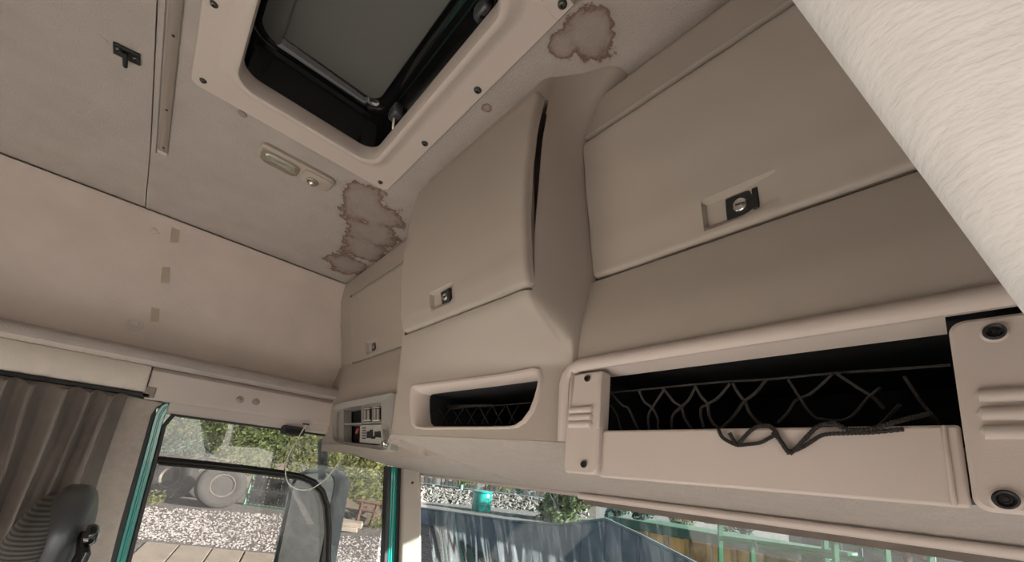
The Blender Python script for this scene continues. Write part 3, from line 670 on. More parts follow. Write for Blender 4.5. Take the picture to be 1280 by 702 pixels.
for x in (453.5, 465.5):
    s_ = pq([(x, 509.8-(x-453)*0.12), (x+9, 508.4-(x-453)*0.12), (x+9, 526.5), (x, 527)], SY+0.008, 0.012, 'rocker_switch', 'black', sw, 0.002)
    for k in (0.8, 5.0):
        pq([(x+k, 512.5-(x-453)*0.12), (x+k+2.6, 512-(x-453)*0.12), (x+k+2.6, 523), (x+k, 523.5)], SY+0.005, 0.006, 'rocker_half', 'grey_plastic', s_, 0.001)
    pq([(x+0.5, 524.3), (x+8.4, 523.9), (x+8.4, 525.9), (x+0.5, 526.2)], SY+0.005, 0.006, 'legend_bar', 'white', s_, 0.0005)
    pq([(x+0.5, 510.4-(x-453)*0.12), (x+8.4, 509.2-(x-453)*0.12), (x+8.4, 510.6-(x-453)*0.12), (x+0.5, 511.6-(x-453)*0.12)], SY+0.005, 0.006, 'legend_bar', 'grey_light', s_, 0.0005)
tg = pq([(450, 531), (477, 530), (477, 555.5), (449.5, 552.5)], SY+0.012, 0.03, 'socket_plate', 'grey_light', sw)
for i in range(5): pq([(452.5, 534+3.2*i), (456.6, 533.9+3.2*i), (456.6, 535.2+3.2*i), (452.5, 535.3+3.2*i)], SY+0.010, 0.004, 'vent_slot', 'black', tg, 0)
for x, y_, w, h in ((458, 539, 3, 8), (461, 541, 4, 6), (462, 537, 3, 4), (468, 539, 7, 7), (466, 545, 2, 3), (463.5, 545, 2, 3), (473, 538.5, 3, 8)):
    pq([(x, y_), (x+w, y_-0.2), (x+w, y_+h), (x, y_+h)], SY+0.009, 0.005, 'socket', 'black', tg, 0)
mb().tube([ony(478.5, 538, SY-0.006), ony(479.5, 546, SY-0.012), ony(480.5, 552, SY-0.014)], 0.006, 8).build('hook_stem', 'grey_light', sw)
mb().lathe(ony(481, 554, SY-0.012), (0.3, -1, -0.3), [(0.010, -0.006), (0.011, 0.002), (0.007, 0.008), (0.003, 0.009)], 14).build('hook_cap', 'chrome', sw)
mb().tube([ony(446, 538.5, SY+0.02), ony(447.5, 535.5, SY+0.016), ony(445.5, 541, SY+0.02)], 0.004, 6).build('red_toggle', 'red', sw)

# ------------------------------------------------------------------ hatch in the roof
ht = thing('roof_hatch', (-0.68, 0.14, H), 'dark tinted roof hatch in a screwed beige frame', 'hatch')
FX0, FX1, FY0, FY1 = -1.024, -0.345, -0.085, 0.361
SX = -0.385                                                  # butt joint of the short end piece
full = []
def ring(d, z, r): return rr(FX0+d, FX1-d, FY0+d, FY1-d, max(r, 0.004), z, 7)
OX0, OX1, OY0, OY1 = -0.932, -0.418, -0.010, 0.279
def oring(d, z, r): return rr(OX0-d, OX1+d, OY0-d, OY1+d, r, z, 7)
fr = mb().loft([ring(0, H+0.004, 0.016), ring(0.0, H-0.008, 0.016), ring(0.003, H-0.012, 0.016), oring(0.038, H-0.012, 0.055), oring(0.028, H-0.014, 0.05), oring(0.016, H-0.024, 0.045), oring(0.009, H-0.027, 0.042), oring(0.003, H-0.025, 0.04), oring(0.0, H-0.018, 0.038), oring(0.0, H+0.010, 0.038)])
frame = fr.build('frame', 'plastic_light', ht)
mb().bnd(SX, FX1-0.004, OY1+0.040, FY1-0.0035, H-0.0142, H-0.010).build('frame_end_piece', 'plastic_light', ht, bevel=0.0012)
well = mb().loft([oring(-0.001, H+0.008, 0.038), oring(0.006, H+0.012, 0.042), oring(0.008, H+0.12, 0.045)])
well.build('well', 'black_gloss', ht)
LZ = H+0.125
lid = mb(); lid.loft([oring(0.05, LZ, 0.05), oring(0.05, LZ+0.02, 0.05)], True, True); lid.build('lid', 'hatch_glass', ht)
seal = mb().loft([oring(0.006, LZ-0.012, 0.045), oring(-0.006, LZ-0.014, 0.04), oring(-0.022, LZ-0.004, 0.03), oring(-0.024, LZ+0.002, 0.03)]); seal.build('seal', 'black_gloss', ht)
g_ = onz(318, 20, LZ-0.01)
mb().loft([[Vector((p.x, p.y, LZ+z_)) for p in rr(g_.x-0.055, g_.x+0.14, g_.y-0.05, g_.y+0.055, 0.02, 0)] for z_ in (0.0, -0.012)], True, True).build('lid_patch', 'hatch_glass', ht, bevel=0.004)
for u, v_ in ((493, 146), (603, 18)):
    c = onz(u, v_, H+0.03)
    cl = mb().bnd(c.x-0.020, c.x+0.020, c.y-0.010, c.y+0.016, H+0.028, H+0.058).build('catch', 'seat_shell', ht, bevel=0.008, seg=3)
    mb().tube([(c.x-0.004, c.y+0.004, H+0.03), (c.x-0.012, c.y+0.008, H+0.014), (c.x-0.022, c.y+0.014, H+0.008)], [0.007, 0.006, 0.004], 8).build('catch_spring', 'chrome' if u < 550 else 'black_gloss', cl)
    mb().bnd(c.x-0.014, c.x+0.03, c.y+0.010, OY1+0.005, H+0.025, H+0.05).build('catch_mount', 'black_gloss', cl, bevel=0.004)
for u, v_ in ((254, 100.5), (267.5, 5), (475.5, 227.5), (531, 179), (597, 112.5), (703, 5)):
    screw(onz(u, v_, H-0.012 if u < 700 else H-0.0142), (0, 0, -1), 0.0058 if u > 500 else 0.0048, ht)

# ------------------------------------------------------------------ dome lamp
lm = thing('dome_lamp', (-1.13, 0.157, H), 'long clear dome lamp with a small spot lamp fixed to the headlining', 'lamp')
LX0, LX1, LY0, LY1 = -1.163, -1.100, 0.066, 0.248
mb().loft([rr(LX0, LX1, LY0, LY1, 0.016, H+0.002), rr(LX0, LX1, LY0, LY1, 0.016, H-0.008), rr(LX0+0.004, LX1-0.004, LY0+0.004, LY1-0.004, 0.013, H-0.012)], True, True).build('housing', 'lamp_housing', lm)
def lens_loop(d, z): return rr(LX0+0.002+d, LX1-0.012-d, LY0+0.006+d, LY0+0.096-d, 0.013, z)
mb().loft([lens_loop(0, H-0.010), lens_loop(0.001, H-0.016), lens_loop(0.005, H-0.021), lens_loop(0.012, H-0.024)], True, True).build('lens', 'lens', lm)
mb().loft([lens_loop(0.008, H-0.0122), lens_loop(0.010, H-0.016)], True, True).build('reflector', 'grey_light', lm)
mb().tube([(-1.135, LY0+0.025, H-0.0185), (-1.135, LY0+0.075, H-0.0185)], 0.0035, 8).build('bulb', 'white', lm)
mb().loft([rr(LX0+0.003, LX1-0.005, LY0+0.104, LY1-0.006, 0.012, H-0.011), rr(LX0+0.003, LX1-0.005, LY0+0.104, LY1-0.006, 0.012, H-0.0145), rr(LX0+0.006, LX1-0.008, LY0+0.107, LY1-0.009, 0.011, H-0.016)], True, True).build('spot_plate', 'lamp_housing', lm)
sp = Vector((-1.140, 0.198, H-0.016))
mb().lathe(sp, (0, 0, -1), [(0.016, -0.002), (0.016, 0.002), (0.013, 0.005), (0.012, 0.002), (0.011, 0.002)], 20).build('spot_ring', 'alu', lm)
mb().lathe(sp, (0, 0, -1), [(0.011, 0.0), (0.0105, 0.006), (0.008, 0.0105), (0.004, 0.013), (0.0005, 0.0135)], 20).build('spot_ball', 'chrome', lm)

# ------------------------------------------------------------------ track and bracket on the headlining
tr = thing('ceiling_track', (-1.0, -0.117, H), 'narrow beige metal track with screw holes on the headlining beside the hatch', 'track')
a0, a1 = onz(206, 192, H-0.006), onz(216, 0, H-0.006)
x0, x1 = a0.x, XR-0.05
mb().loft([[(x, -0.1175+dy, H+0.001-dz) for dy, dz in ((-0.0095, 0), (-0.0095, 0.006), (-0.004, 0.0095), (0.004, 0.0095), (0.0095, 0.006), (0.0095, 0))] for x in spread(x0, x1, 20)], True, True).build('profile', 'alu', tr, bevel=0.001)
mb().bnd(x0-0.003, x0+0.010, -0.1275, -0.1075, H-0.010, H).build('end_cap', 'plastic_light', tr, bevel=0.002)
for u, v_ in ((207, 186), (209, 138), (215, 44)):
    p = onz(u, v_, H-0.0095); mb().lathe((p.x, -0.1165, H-0.0090), (0, 0, -1), [(0.0026, 0), (0.0026, 0.001)], 10).build('screw_hole', 'black', tr)
hk = thing('ceiling_hook', onz(158, 67, H), 'small black T-shaped metal hook plate screwed to the headlining', 'hook')
pc = [onz(u, v_, H-0.001) for u, v_ in ((141.5, 51), (175.5, 67.5), (176, 81.5), (141.5, 65))]
mb().extr(pc, (0, 0, -0.004)).build('plate', 'black', hk, bevel=0.0015)
mb().tube([onz(156, 66, H-0.005), onz(156.5, 74, H-0.012), onz(156.5, 83, H-0.013)], [0.006, 0.0045, 0.004], 8).build('peg', 'black', hk)
for u, v_ in ((148, 61), (170, 73)): screw(onz(u, v_, H-0.005), (0, 0, -1), 0.0042, hk, 'steel_dark')

# ------------------------------------------------------------------ pale padded panel close by on the right
pd = [ray(990, 0), ray(1145, 212), ray(1280, 393)]
e0 = pd[0]*(0.25/pd[0].y); e2 = pd[2]*(0.33/pd[2].y); dr = e2-e0
def pedge(t): return e0+dr*t
pm = mb(); loops = []
nrm = Vector((-0.05, -1, -0.03)).normalized(); side = Vector((dr.z, 0, -dr.x)).normalized()
if side.x < 0: side = -side
R_ = 0.030
for t in [(-1.35)+i*0.07 for i in range(46)]:
    p = pedge(t); loop = []
    for k in range(9):                                       # rolled edge, camera side to far side
        a = math.radians(-90+180*k/8)
        loop.append(p + side*(R_*(1-math.cos(a))) + Vector((0, R_*math.sin(a), 0)))
    far = []
    for k, w in enumerate((0.10, 0.18, 0.28, 0.40, 0.55)):
        far.append(p + side*w + Vector((0, -R_+0.55*max(0, w-0.10)-0.004*math.sin(w*20+t*5), 0)))
    back = [p + side*w + Vector((0, R_+0.55*max(0, w-0.10), 0)) for w in (0.55, 0.3)]
    loops.append(far[::-1] + loop + back[::-1])
ok = [l for l in loops]
padm = mb().loft(ok, True, True)
for v_ in padm.v:
    v_.x = min(v_.x, XR-0.002); v_.z = min(v_.z, H-0.004); v_.y = min(v_.y, 0.488)
padob = padm.build('padded_panel', 'pad')
tag(padob, 'thick pale padded fabric panel with soft rolled edge beside the right wall', 'panel')

# ------------------------------------------------------------------ seat back by the curtain
se = thing('driver_seat', (-1.27, -0.12, -1.45), 'dark grey seat with ribbed fabric back in front of the curtain', 'seat')
def seat_loop(z, gro=1.0, dyo=0.0):
    k = sm((-0.125-z)/0.09); w = 0.165*math.sqrt(max(0.0, 1-(1-min(1, (-0.118-z)/0.09))**2))*gro
    yc = lerp(-0.072, -0.082, k)-0.25*max(0, -0.22-z)*0.6; dep = lerp(0.012, 0.052, math.sqrt(max(0, min(1, (-0.118-z)/0.08))))*gro
    return [Vector((-1.385+w*math.copysign(abs(math.cos(a))**0.7, math.cos(a)), yc+dyo+dep*math.copysign(abs(math.sin(a))**0.8, math.sin(a)), z)) for a in [2*math.pi*i/32 for i in range(32)]]
zsl = [-0.1185, -0.121, -0.126, -0.134, -0.145, -0.16, -0.18, -0.205, -0.24, -0.30, -0.40, -0.55, -0.75, -0.95]
mb().loft([seat_loop(z) for z in zsl], True, True).build('back_shell', 'seat_shell', se)
def cush_loop(z):
    L = seat_loop(z, 1.0, 0.0); c = sum(L, Vector())/32
    return [Vector((c.x+(p.x-c.x)*1.06+0.012, c.y+(p.y-c.y)*0.80-0.030, z-0.018)) for p in L]
mb().loft([cush_loop(z) for z in zsl], True, True).build('back_cushion', 'seat_fabric', se)
mb().loft([rr(-1.64, -1.16, -0.12, 0.42, 0.06, z) for z in (-1.08, -0.96, -0.94)], True, True).build('seat_cushion', 'seat_fabric', se, bevel=0.02)
mb().loft([rr(-1.55, -1.25, -0.05, 0.35, 0.05, z) for z in (-1.45, -1.08)], True, True).build('pedestal', 'black', se)
kb = onx(119, 668, -1.24)
mb().lathe(kb+Vector((0, -0.012, 0)), (0.2, 1, 0.1), [(0.020, 0.0), (0.022, 0.008), (0.018, 0.014), (0.010, 0.017)], 18).build('belt_guide', 'black_gloss', se)
kb2 = onx(104, 692, -1.22)
mb().tube([kb+Vector((-0.02, -0.02, 0.0)), kb2, kb2+Vector((0, -0.01, -0.06))], [0.008, 0.012, 0.014], 10).build('belt_arm', 'black_gloss', se)

# ------------------------------------------------------------------ loose white wire
wire_px = [(383, 530), (378, 538), (370, 552), (361, 568), (357.5, 580), (357, 592), (360, 603), (368, 609.5), (378, 612), (390, 610), (402, 602.5), (412, 593), (421, 581), (430, 568)]
ww = thing('loose_wire', onx(383, 530, -1.64), 'thin white wire loop dangling in front of the side window', 'wire')
wp = []
for i, (u, v_) in enumerate(wire_px):
    wp.append(onx(u, v_, lerp(-1.64, -1.58, i/13)))
mb().tube(smooth_path(wp, 4), 0.0019, 6).build('wire_loop', 'white', ww)
p_ = wp[0]; mb().bnd(p_.x-0.012, p_.x+0.004, p_.y-0.010, p_.y+0.010, p_.z-0.002, p_.z+0.003).build('wire_clip', 'rust', ww)

# ------------------------------------------------------------------ windscreen
def ws(x, t):                                                # t 0 top .. 1 bottom
    z = lerp(0.02, -0.80, t); y = 0.965+0.30*t*0.82+0.06*(1-((x+0.68)/1.0)**2)*1.0*0.6
    return (x, y, z)
wsob = mb().grid(ws, breaks(-1.66, XR+0.1, 0.1, []), [0, .15, .3, .5, .75, 1]).build('window_2', 'windscreen', toward=1)
struct(wsob, 'rain streaked windscreen under the lockers')

# ================================================================== outdoors
def terrain(x, y):
    r = math.hypot(x+0.7, y); base = -2.6 + 0.88*sm((r-2.0)/13.0)
    return base + 0.03*noise.noise(Vector((x*0.35, y*0.35, 0)))
def onter(u, v):
    d = ray(u, v).normalized(); t = 3.0
    while t < 120:
        p = d*t
        if p.z < terrain(p.x, p.y): return p
        t += 0.03
    return d*60
def at(u, v, dist): return ray(u, v).normalized()*dist
gx = spread(-60, 40, 90); gy = spread(-30, 60, 80)
gr = struct(mb().grid(lambda x, y: (x, y, terrain(x, y)), gx, gy).build('ground', 'gravel', toward=1), 'mottled gravel yard outside the cab')
# small stones near the camera line give the gravel its grain
st_ = mb(); rnd = random.Random(3)
for i in range(9000):
    u, v_ = rnd.uniform(150, 490), rnd.uniform(622, 712)
    if (u > 418 and v_ < 670) or (u < 352 and v_ > 674+(u-180)*0.1) or v_ < 633 or (195 < u < 385 and v_ < 637+(u-250)*0.06): continue
    p = onter(u, v_)
    r = rnd.uniform(0.015, 0.040)
    a = rnd.random()*6.28; c_, s_ = math.cos(a), math.sin(a)
    st_.add([p+Vector((r*c_, r*s_, 0)), p+Vector((-r*s_, r*c_, 0)), p+Vector((-r*c_, -r*s_, 0)), p+Vector((r*s_, -r*c_, 0)), p+Vector((0, 0, r*0.8))], [(0, 1, 4), (1, 2, 4), (2, 3, 4), (3, 0, 4)])
mat('stone_grain', (0.30, 0.28, 0.272), 0.9, var=0.5, vscale=11)
so = st_.build('gravel_stones', 'stone_grain', smooth=False); tag(so, 'loose pale gravel stones scattered over the yard', 'gravel', kind='stuff')
# concrete strip in the foreground
a_, b_ = onter(182, 678), onter(345, 694)
c_, d_ = onter(120, 735), onter(330, 735)
sl = thing('concrete_strip', a_, 'pale concrete paving strip beside the gravel below the side window', 'paving')
for k in range(4):
    t0, t1 = k/4+0.006, (k+1)/4-0.006
    q = [lerp(a_, b_, t0), lerp(a_, b_, t1), lerp(c_, d_, t1), lerp(c_, d_, t0)]
    mb().extr([p+Vector((0, 0, 0.03)) for p in q], (0, 0, -0.15)).build('slab', 'slab', sl, bevel=0.01)

# tyres
def tyre(c, axis, R, w, label, rimr=0.52):
    t = thing('truck_tyre', c-Vector((0, 0, R)), label, 'tyre', None)
    ax = Vector(axis).normalized()
    p = [(R*rimr, -w*0.36), (R*0.62, -w*0.47), (R*0.80, -w*0.52), (R*0.94, -w*0.48), (R*0.985, -w*0.42), (R, -w*0.36), (R, w*0.36), (R*0.985, w*0.42), (R*0.94, w*0.48), (R*0.80, w*0.52), (R*0.62, w*0.47), (R*rimr, w*0.36)]
    a = ax.orthogonal().normalized(); b = ax.cross(a); n = 40
    loops = [[c+ax*h+(a*math.cos(2*math.pi*k/n)+b*math.sin(2*math.pi*k/n))*r for k in range(n)] for r, h in p]
    mb().loft(loops+[loops[0]]).build('tyre_body', 'tyre', t)
    for g in (-0.22, -0.07, 0.07, 0.22):
        mb().lathe(c+ax*(g*w), ax, [(R*0.99, -w*0.045), (R*1.012, -w*0.04), (R*1.012, w*0.04), (R*0.99, w*0.045)], n).build('tread_rib', 'tyre', t)
    rp_ = [(1.02, -0.38), (0.97, -0.42), (0.90, -0.38), (0.84, -0.25), (0.80, -0.04), (0.45, 0.0), (0.42, -0.02), (0.38, -0.22), (0.30, -0.26), (0.05, -0.26), (0.05, 0.26), (0.30, 0.26), (0.38, 0.22), (0.42, 0.04), (0.45, 0.02), (0.80, 0.04), (0.84, 0.25), (0.90, 0.38), (0.97, 0.42), (1.02, 0.38)]
    lo_ = [[c+ax*(h*w)+(a*math.cos(2*math.pi*k/n)+b*math.sin(2*math.pi*k/n))*(r*R*rimr) for k in range(n)] for r, h in rp_]
    mb().loft(lo_+[lo_[0]]).build('wheel_rim', 'rim', t)
    for k in range(6):
        an = 2*math.pi*k/6
        mb().lathe(c+(a*math.cos(an)+b*math.sin(an))*R*rimr*0.45, ax, [(R*0.05, -w*0.14), (R*0.05, w*0.16)], 8).build('wheel_nut', 'black', t)
    return t
g1 = onter(270, 634); d1 = g1.length; toC = -Vector((g1.x, g1.y, 0)).normalized()
R1 = 26.5/FPX*d1*0.80
tyre(g1+Vector((0, 0, R1*0.98)), toC+Vector((0, 0.25, 0.12)), R1, 0.32*R1*1.6, 'upright truck tyre with dull rim beside the green mesh panel')
g2 = onter(222, 626); R2 = 26/FPX*g2.length*0.80
tyre(g2+Vector((-0.6, -0.2, R2*0.96)), toC+Vector((0, -0.9, 0.35)), R2, 0.6*R2, 'tilted truck tyre leaning against the end of the tyre row')
g3 = onter(245, 626); tyre(g3+Vector((-1.2, 0.1, R2*0.95)), toC+Vector((0, 0.9, 0.1)), R2, 0.6*R2, 'truck tyre standing between the two other tyres')

# green mesh panel leaning
mp = [onter(305, 631), onter(368, 639)]
base = mp[0]; dist_ = base.length
tp = [at(318, 592, dist_*1.015), at(376, 598, mp[1].length*1.015)]
msh = thing('mesh_panel', base, 'dark wire mesh panel in a bright green frame leaning behind the gravel', 'mesh panel')
for A, B in ((mp[0], mp[1]), (mp[1], tp[1]), (tp[1], tp[0]), (tp[0], mp[0])):
    mb().tube([A, B], 0.045, 6).build('frame_bar', 'green_paint', msh)
for i in range(1, 12):
    t = i/12; mb().tube([lerp(mp[0], mp[1], t), lerp(tp[0], tp[1], t)], 0.020, 4).build('wire_upright', 'wire', msh)
for i in range(1, 9):
    t = i/9; mb().tube([lerp(mp[0], tp[0], t), lerp(mp[1], tp[1], t)], 0.020, 4).build('wire_crossbar', 'wire', msh)
for i in range(3):
    for j in range(2):
        A = lerp(lerp(mp[0], mp[1], 0.08+0.31*i), lerp(tp[0], tp[1], 0.08+0.31*i), 0.08+0.46*j); B = lerp(lerp(mp[0], mp[1], 0.32+0.31*i), lerp(tp[0], tp[1], 0.32+0.31*i), 0.46+0.46*j)
        mb().extr([A, Vector((B.x, B.y, A.z)), B, Vector((A.x, A.y, B.z))], (-0.03, -0.01, 0)).build('infill_plate', 'wire', msh)

# foliage
def leaves(name, c, rad, n, size, m, parent, seed):
    r = random.Random(seed); k = MB(); blobs = [(Vector((r.gauss(0, .5), r.gauss(0, .5), r.gauss(0, .42))), r.uniform(0.35, 0.6)) for _ in range(16)]
    for i in range(n):
        b, br = r.choice(blobs)
        v_ = Vector((r.gauss(0, 1), r.gauss(0, 1), r.gauss(0, 1))).normalized()*br*r.uniform(0.6, 1.0)+b
        p = Vector((c[0]+v_.x*rad[0], c[1]+v_.y*rad[1], c[2]+v_.z*rad[2]))
        if p.z < terrain(p.x, p.y)+0.03: p.z = terrain(p.x, p.y)+r.uniform(0.03, 0.4)
        a = Vector((r.gauss(0, 1), r.gauss(0, 1), r.gauss(0, 1))).normalized(); b2 = a.orthogonal().normalized(); s = size*r.uniform(0.6, 1.3)
        k.add([p-a*s, p+b2*s*0.45, p+a*s, p-b2*s*0.45], [(0, 1, 2, 3)])
    return k.build(name, m, parent, smooth=False, toward=1)
def bush(name, px, dist, rad, label, m, n, size, seed, cat='bush', group=None):
    """px = pixel of the foliage centre, dist = how far off it grows"""
    c = at(px[0], px[1], dist); gz = terrain(c.x, c.y)
    t = thing(name, (c.x, c.y, gz), label, cat, group)
    leaves('foliage', c, rad, n, size, m, t, seed)
    mb().tube([(c.x, c.y, gz-0.1), (c.x+0.1, c.y, lerp(gz, c.z, 0.6)), (c.x, c.y+0.1, c.z+rad[2]*0.4)], [0.10, 0.07, 0.02], 6).build('trunk', 'bark', t)
    r = random.Random(seed)
    for i in range(4):
        e = Vector((c.x+r.uniform(-1, 1)*rad[0]*0.7, c.y+r.uniform(-1, 1)*rad[1]*0.7, c.z+r.uniform(-.2, .8)*rad[2]))
        mb().tube([(c.x, c.y, lerp(gz, c.z, 0.5)), e], [0.05, 0.015], 5).build('branch', 'bark', t)
    return t
bush('leafy_tree', (312, 540), 19, (1.7, 1.7, 1.8), 'rounded leafy tree behind the green mesh panel', 'leaf_a', 5200, 0.10, 11, 'tree')
bush('leafy_tree', (445, 590), 18, (1.6, 1.6, 1.9), 'sunlit yellow-green tree above the pile of planks', 'leaf_b', 5600, 0.09, 12, 'tree')
bush('leafy_tree', (378, 556), 25.5, (2.0, 2.0, 2.4), 'leafy tree between the sunlit tree and the mesh panel', 'leaf_b', 4600, 0.10, 13, 'tree')
bush('dark_tree', (218, 535), 29, (2.0, 2.0, 2.2), 'dark blue-green tree behind the tilted tyre', 'leaf_c', 4200, 0.10, 14, 'tree')
bush('leafy_tree', (478, 560), 32, (2.3, 2.3, 3.0), 'tall tree behind the sunlit tree by the fence', 'leaf_a', 4200, 0.11, 15, 'tree')
bush('leafy_tree', (268, 530), 36, (2.6, 2.6, 3.0), 'pale distant tree filling the gap behind the tyre row', 'leaf_b', 4200, 0.15, 16, 'tree')
bush('leafy_tree', (425, 548), 40, (2.6, 2.6, 3.0), 'distant tree showing above the door mirror', 'leaf_a', 4000, 0.15, 17, 'tree')
for i, (u, v_, l) in enumerate(((370, 633, 'low weed clump at the foot of the green mesh panel'), (196, 629, 'low weed clump in front of the tilted tyre'), (474, 659, 'low green weeds at the end of the plank pile'))):
    g = onter(u, v_); t = thing('weed_clump', g, l, 'weeds'); leaves('foliage', g+Vector((0, 0, 0.10)), (0.32, 0.32, 0.14), 300, 0.045, 'leaf_b', t, 40+i)
# low wall added behind the tyres, its brown standing in for a reflection
w0, w1 = onter(150, 600), onter(345, 612)
w0 = at(150, 590, 24); w1 = at(352, 590, 23)
wa = [Vector((w0.x, w0.y, terrain(w0.x, w0.y)-0.2)), Vector((w1.x, w1.y, terrain(w1.x, w1.y)-0.2))]
yard = thing('reflection_wall', (wa[0]+wa[1])/2, 'long added wall behind the tyres, its brown standing in for a window reflection', 'wall')
for k in range(6):
    A, B = lerp(wa[0], wa[1], k/6+0.003), lerp(wa[0], wa[1], (k+1)/6-0.003)
    mb().extr([A, B, Vector((B.x, B.y, -0.55)), Vector((A.x, A.y, -0.55))], (0.22, 0.03, 0)).build('wall_panel', 'reflection_brown', yard, bevel=0.01)

# plank pile, rusty frame, concrete blocks
pp0 = onter(452, 655)
rn = random.Random(5)
for i, l in enumerate(('weathered plank lying lowest in the pile by the trees', 'weathered plank tilted up to the left in the pile', 'short broad plank on top of the plank pile', 'split grey plank propped against the rusty frame', 'narrow plank at the back of the plank pile')):
    u0, v0, u1, v1 = ((424, 652, 482, 655), (424, 625, 470, 650), (430, 645, 462, 640), (452, 630, 478, 652), (424, 640, 478, 648))[i]
    A = at(u0, v0, pp0.length+0.25*i); B = at(u1, v1, pp0.length+0.25*i)
    q = thing('plank', A, l, 'plank'); d = (B-A).normalized(); up = Vector((0, 0, 1))-d*d.z; up.normalize()
    mb().extr([A+up*0.13, B+up*0.10, B-up*0.10, A-up*0.13], (0.12, 0.02, 0.02)).build('board', 'wood', q, bevel=0.01)
    mb().tube([lerp(A, B, 0.15), lerp(A, B, 0.15)+Vector((0.15, 0.02, 0.03))], 0.02, 6).build('nail_stub', 'rust', q)
rf = thing('rusty_frame', onter(462, 655), 'rusty metal trestle frame standing in the plank pile', 'frame')
dR = pp0.length-0.3
for (a, b) in (((446, 625), (486, 632)), ((453, 627), (447, 648)), ((472, 630), (464, 652)), ((450, 636), (470, 640))):
    A, B = at(*a, dR), at(*b, dR)
    if b[1] > 645: B = A+(B-A)*((terrain(B.x, B.y)-0.02-A.z)/(B.z-A.z))
    mb().tube([A, B], 0.055, 6).build('bar', 'rust', rf)
for i, (q, l) in enumerate(((((423, 651), (452, 655), (452, 661), (423, 657)), 'flat grey concrete slab lying in front of the plank pile'), (((423, 657), (446, 660), (446, 666), (423, 663)), 'lower grey concrete slab under the other one'))):
    P_ = [at(u, v_, pp0.length-0.9-0.2*i) for u, v_ in q]
    t = thing('concrete_slab', P_[3], l, 'slab'); mb().extr(P_, (-0.6, 0.3, 0)).build('slab_body', 'slab', t, bevel=0.02); mb().tube([P_[0]+Vector((-0.1, 0.1, 0.02)), P_[0]+Vector((-0.12, 0.12, 0.10))], 0.02, 6).build('lifting_loop', 'rust', t)

# ---- in front of the cab
# low blue-grey barrier of panels, bending toward the truck
tops = [(505, 632, 650), (545, 638, 658), (600, 646, 688), (640, 652, 712), (700, 657, 745), (757, 650, 770), (800, 670, 790), (862, 702, 820), (890, 716, 835)]
P_ = []
for u, vt, vb in tops: P_.append(at(u, vt, onter(u, vb).length))
ba_ = thing('barrier_wall', P_[2], 'low blue-grey panel barrier running across the yard before the windscreen', 'barrier')
for A, B in zip(P_, P_[1:]):
    n_ = 2
    for k in range(n_):
        a, b = lerp(A, B, k/n_+0.004), lerp(A, B, (k+1)/n_-0.004)
        mb().extr([a, b, Vector((b.x, b.y, terrain(b.x, b.y)-0.1)), Vector((a.x, a.y, terrain(a.x, a.y)-0.1))], (0.02, 0.12, 0)).build('barrier_panel', 'wall_blue', ba_, bevel=0.01)
    mb().tube([A+Vector((0, 0, 0.02)), B+Vector((0, 0, 0.02))], 0.035, 6).build('top_rail', 'pale_blue', ba_)
# fence behind with rails and posts
f0, f1 = at(515, 597, 27), at(745, 625, 26)
fe = thing('board_fence', (f0+f1)/2, 'brown board fence with pale rails behind the barrier', 'fence')
N = 44
for k in range(N):
    A, B = lerp(f0, f1, k/N+0.001), lerp(f0, f1, (k+1)/N-0.002); hz = rn.uniform(-0.25, 0.25)
    mb().extr([Vector((A.x, A.y, A.z+hz)), Vector((B.x, B.y, A.z+hz)), Vector((B.x, B.y, terrain(B.x, B.y)-0.2)), Vector((A.x, A.y, terrain(A.x, A.y)-0.2))], (0.03, 0.05, 0)).build('board', 'fence_brown', fe)
for dz in (-0.25, -0.9):
    mb().tube([f0+Vector((0.05, -0.1, dz)), f1+Vector((0.05, -0.1, dz))], 0.05, 6).build('rail', 'pale_blue', fe)
for u in (540, 576): 
    A = at(u, 612, 25); mb().tube([Vector((A.x, A.y, terrain(A.x, A.y))), A+Vector((0, 0, 0.3))], 0.12, 8).build('post', 'pale_blue', fe)
rb_ = mb(); rn2 = random.Random(21)
for i in range(1500):
    u = rn2.uniform(524, 735); w_ = rn2.uniform(606, 635); v_ = w_+(u-520)*0.11
    d_ = lerp(24.3, 20.5, (w_-606)/39)-0.03; p = at(u, v_, d_); k_ = rn2.uniform(0.04, 0.16)
    rb_.box(p, (k_*rn2.uniform(.6, 2), k_, k_*rn2.uniform(.5, 1.2)), Matrix.Rotation(rn2.uniform(0, 3), 3, Vector((rn2.random(), rn2.random(), rn2.random()+.1)).normalized()))
rbo = rb_.build('rubble_heap', 'rubble', smooth=False); tag(rbo, 'heaped grey-brown rubble piled behind the blue-grey barrier', 'rubble', kind='stuff')
def bank(u, t):
    p = at(u, lerp(606, 645, max(t, 0))+(u-520)*0.11, lerp(24.3, 20.5, t))
    if t < 0: p.z = terrain(p.x, p.y)-0.1
    return p
hb_ = mb().grid(bank, spread(518, 745, 30), [-0.1]+spread(0, 1, 8)).build('earth_bank', 'dirt', toward=1)
struct(hb_, 'rough earth bank carrying the rubble behind the barrier')
# teal tank
T = at(601, 640, 19.8); tk = thing('storage_tank', (T.x, T.y, terrain(T.x, T.y)), 'upright teal storage tank in front of the board fence', 'tank')
zt = at(601, 612, 19.8).z; zb_ = terrain(T.x, T.y)
mb().lathe((T.x, T.y, zb_), (0, 0, 1), [(0.42, 0), (0.45, 0.05), (0.45, (zt-zb_)-0.2), (0.38, zt-zb_-0.05), (0.15, zt-zb_)], 24).build('tank_body', 'teal', tk)
for k in range(4): mb().lathe((T.x, T.y, zb_+0.3+k*0.55), (0, 0, 1), [(0.45, -0.04), (0.48, -0.02), (0.48, 0.02), (0.45, 0.04)], 24).build('hoop', 'teal', tk)
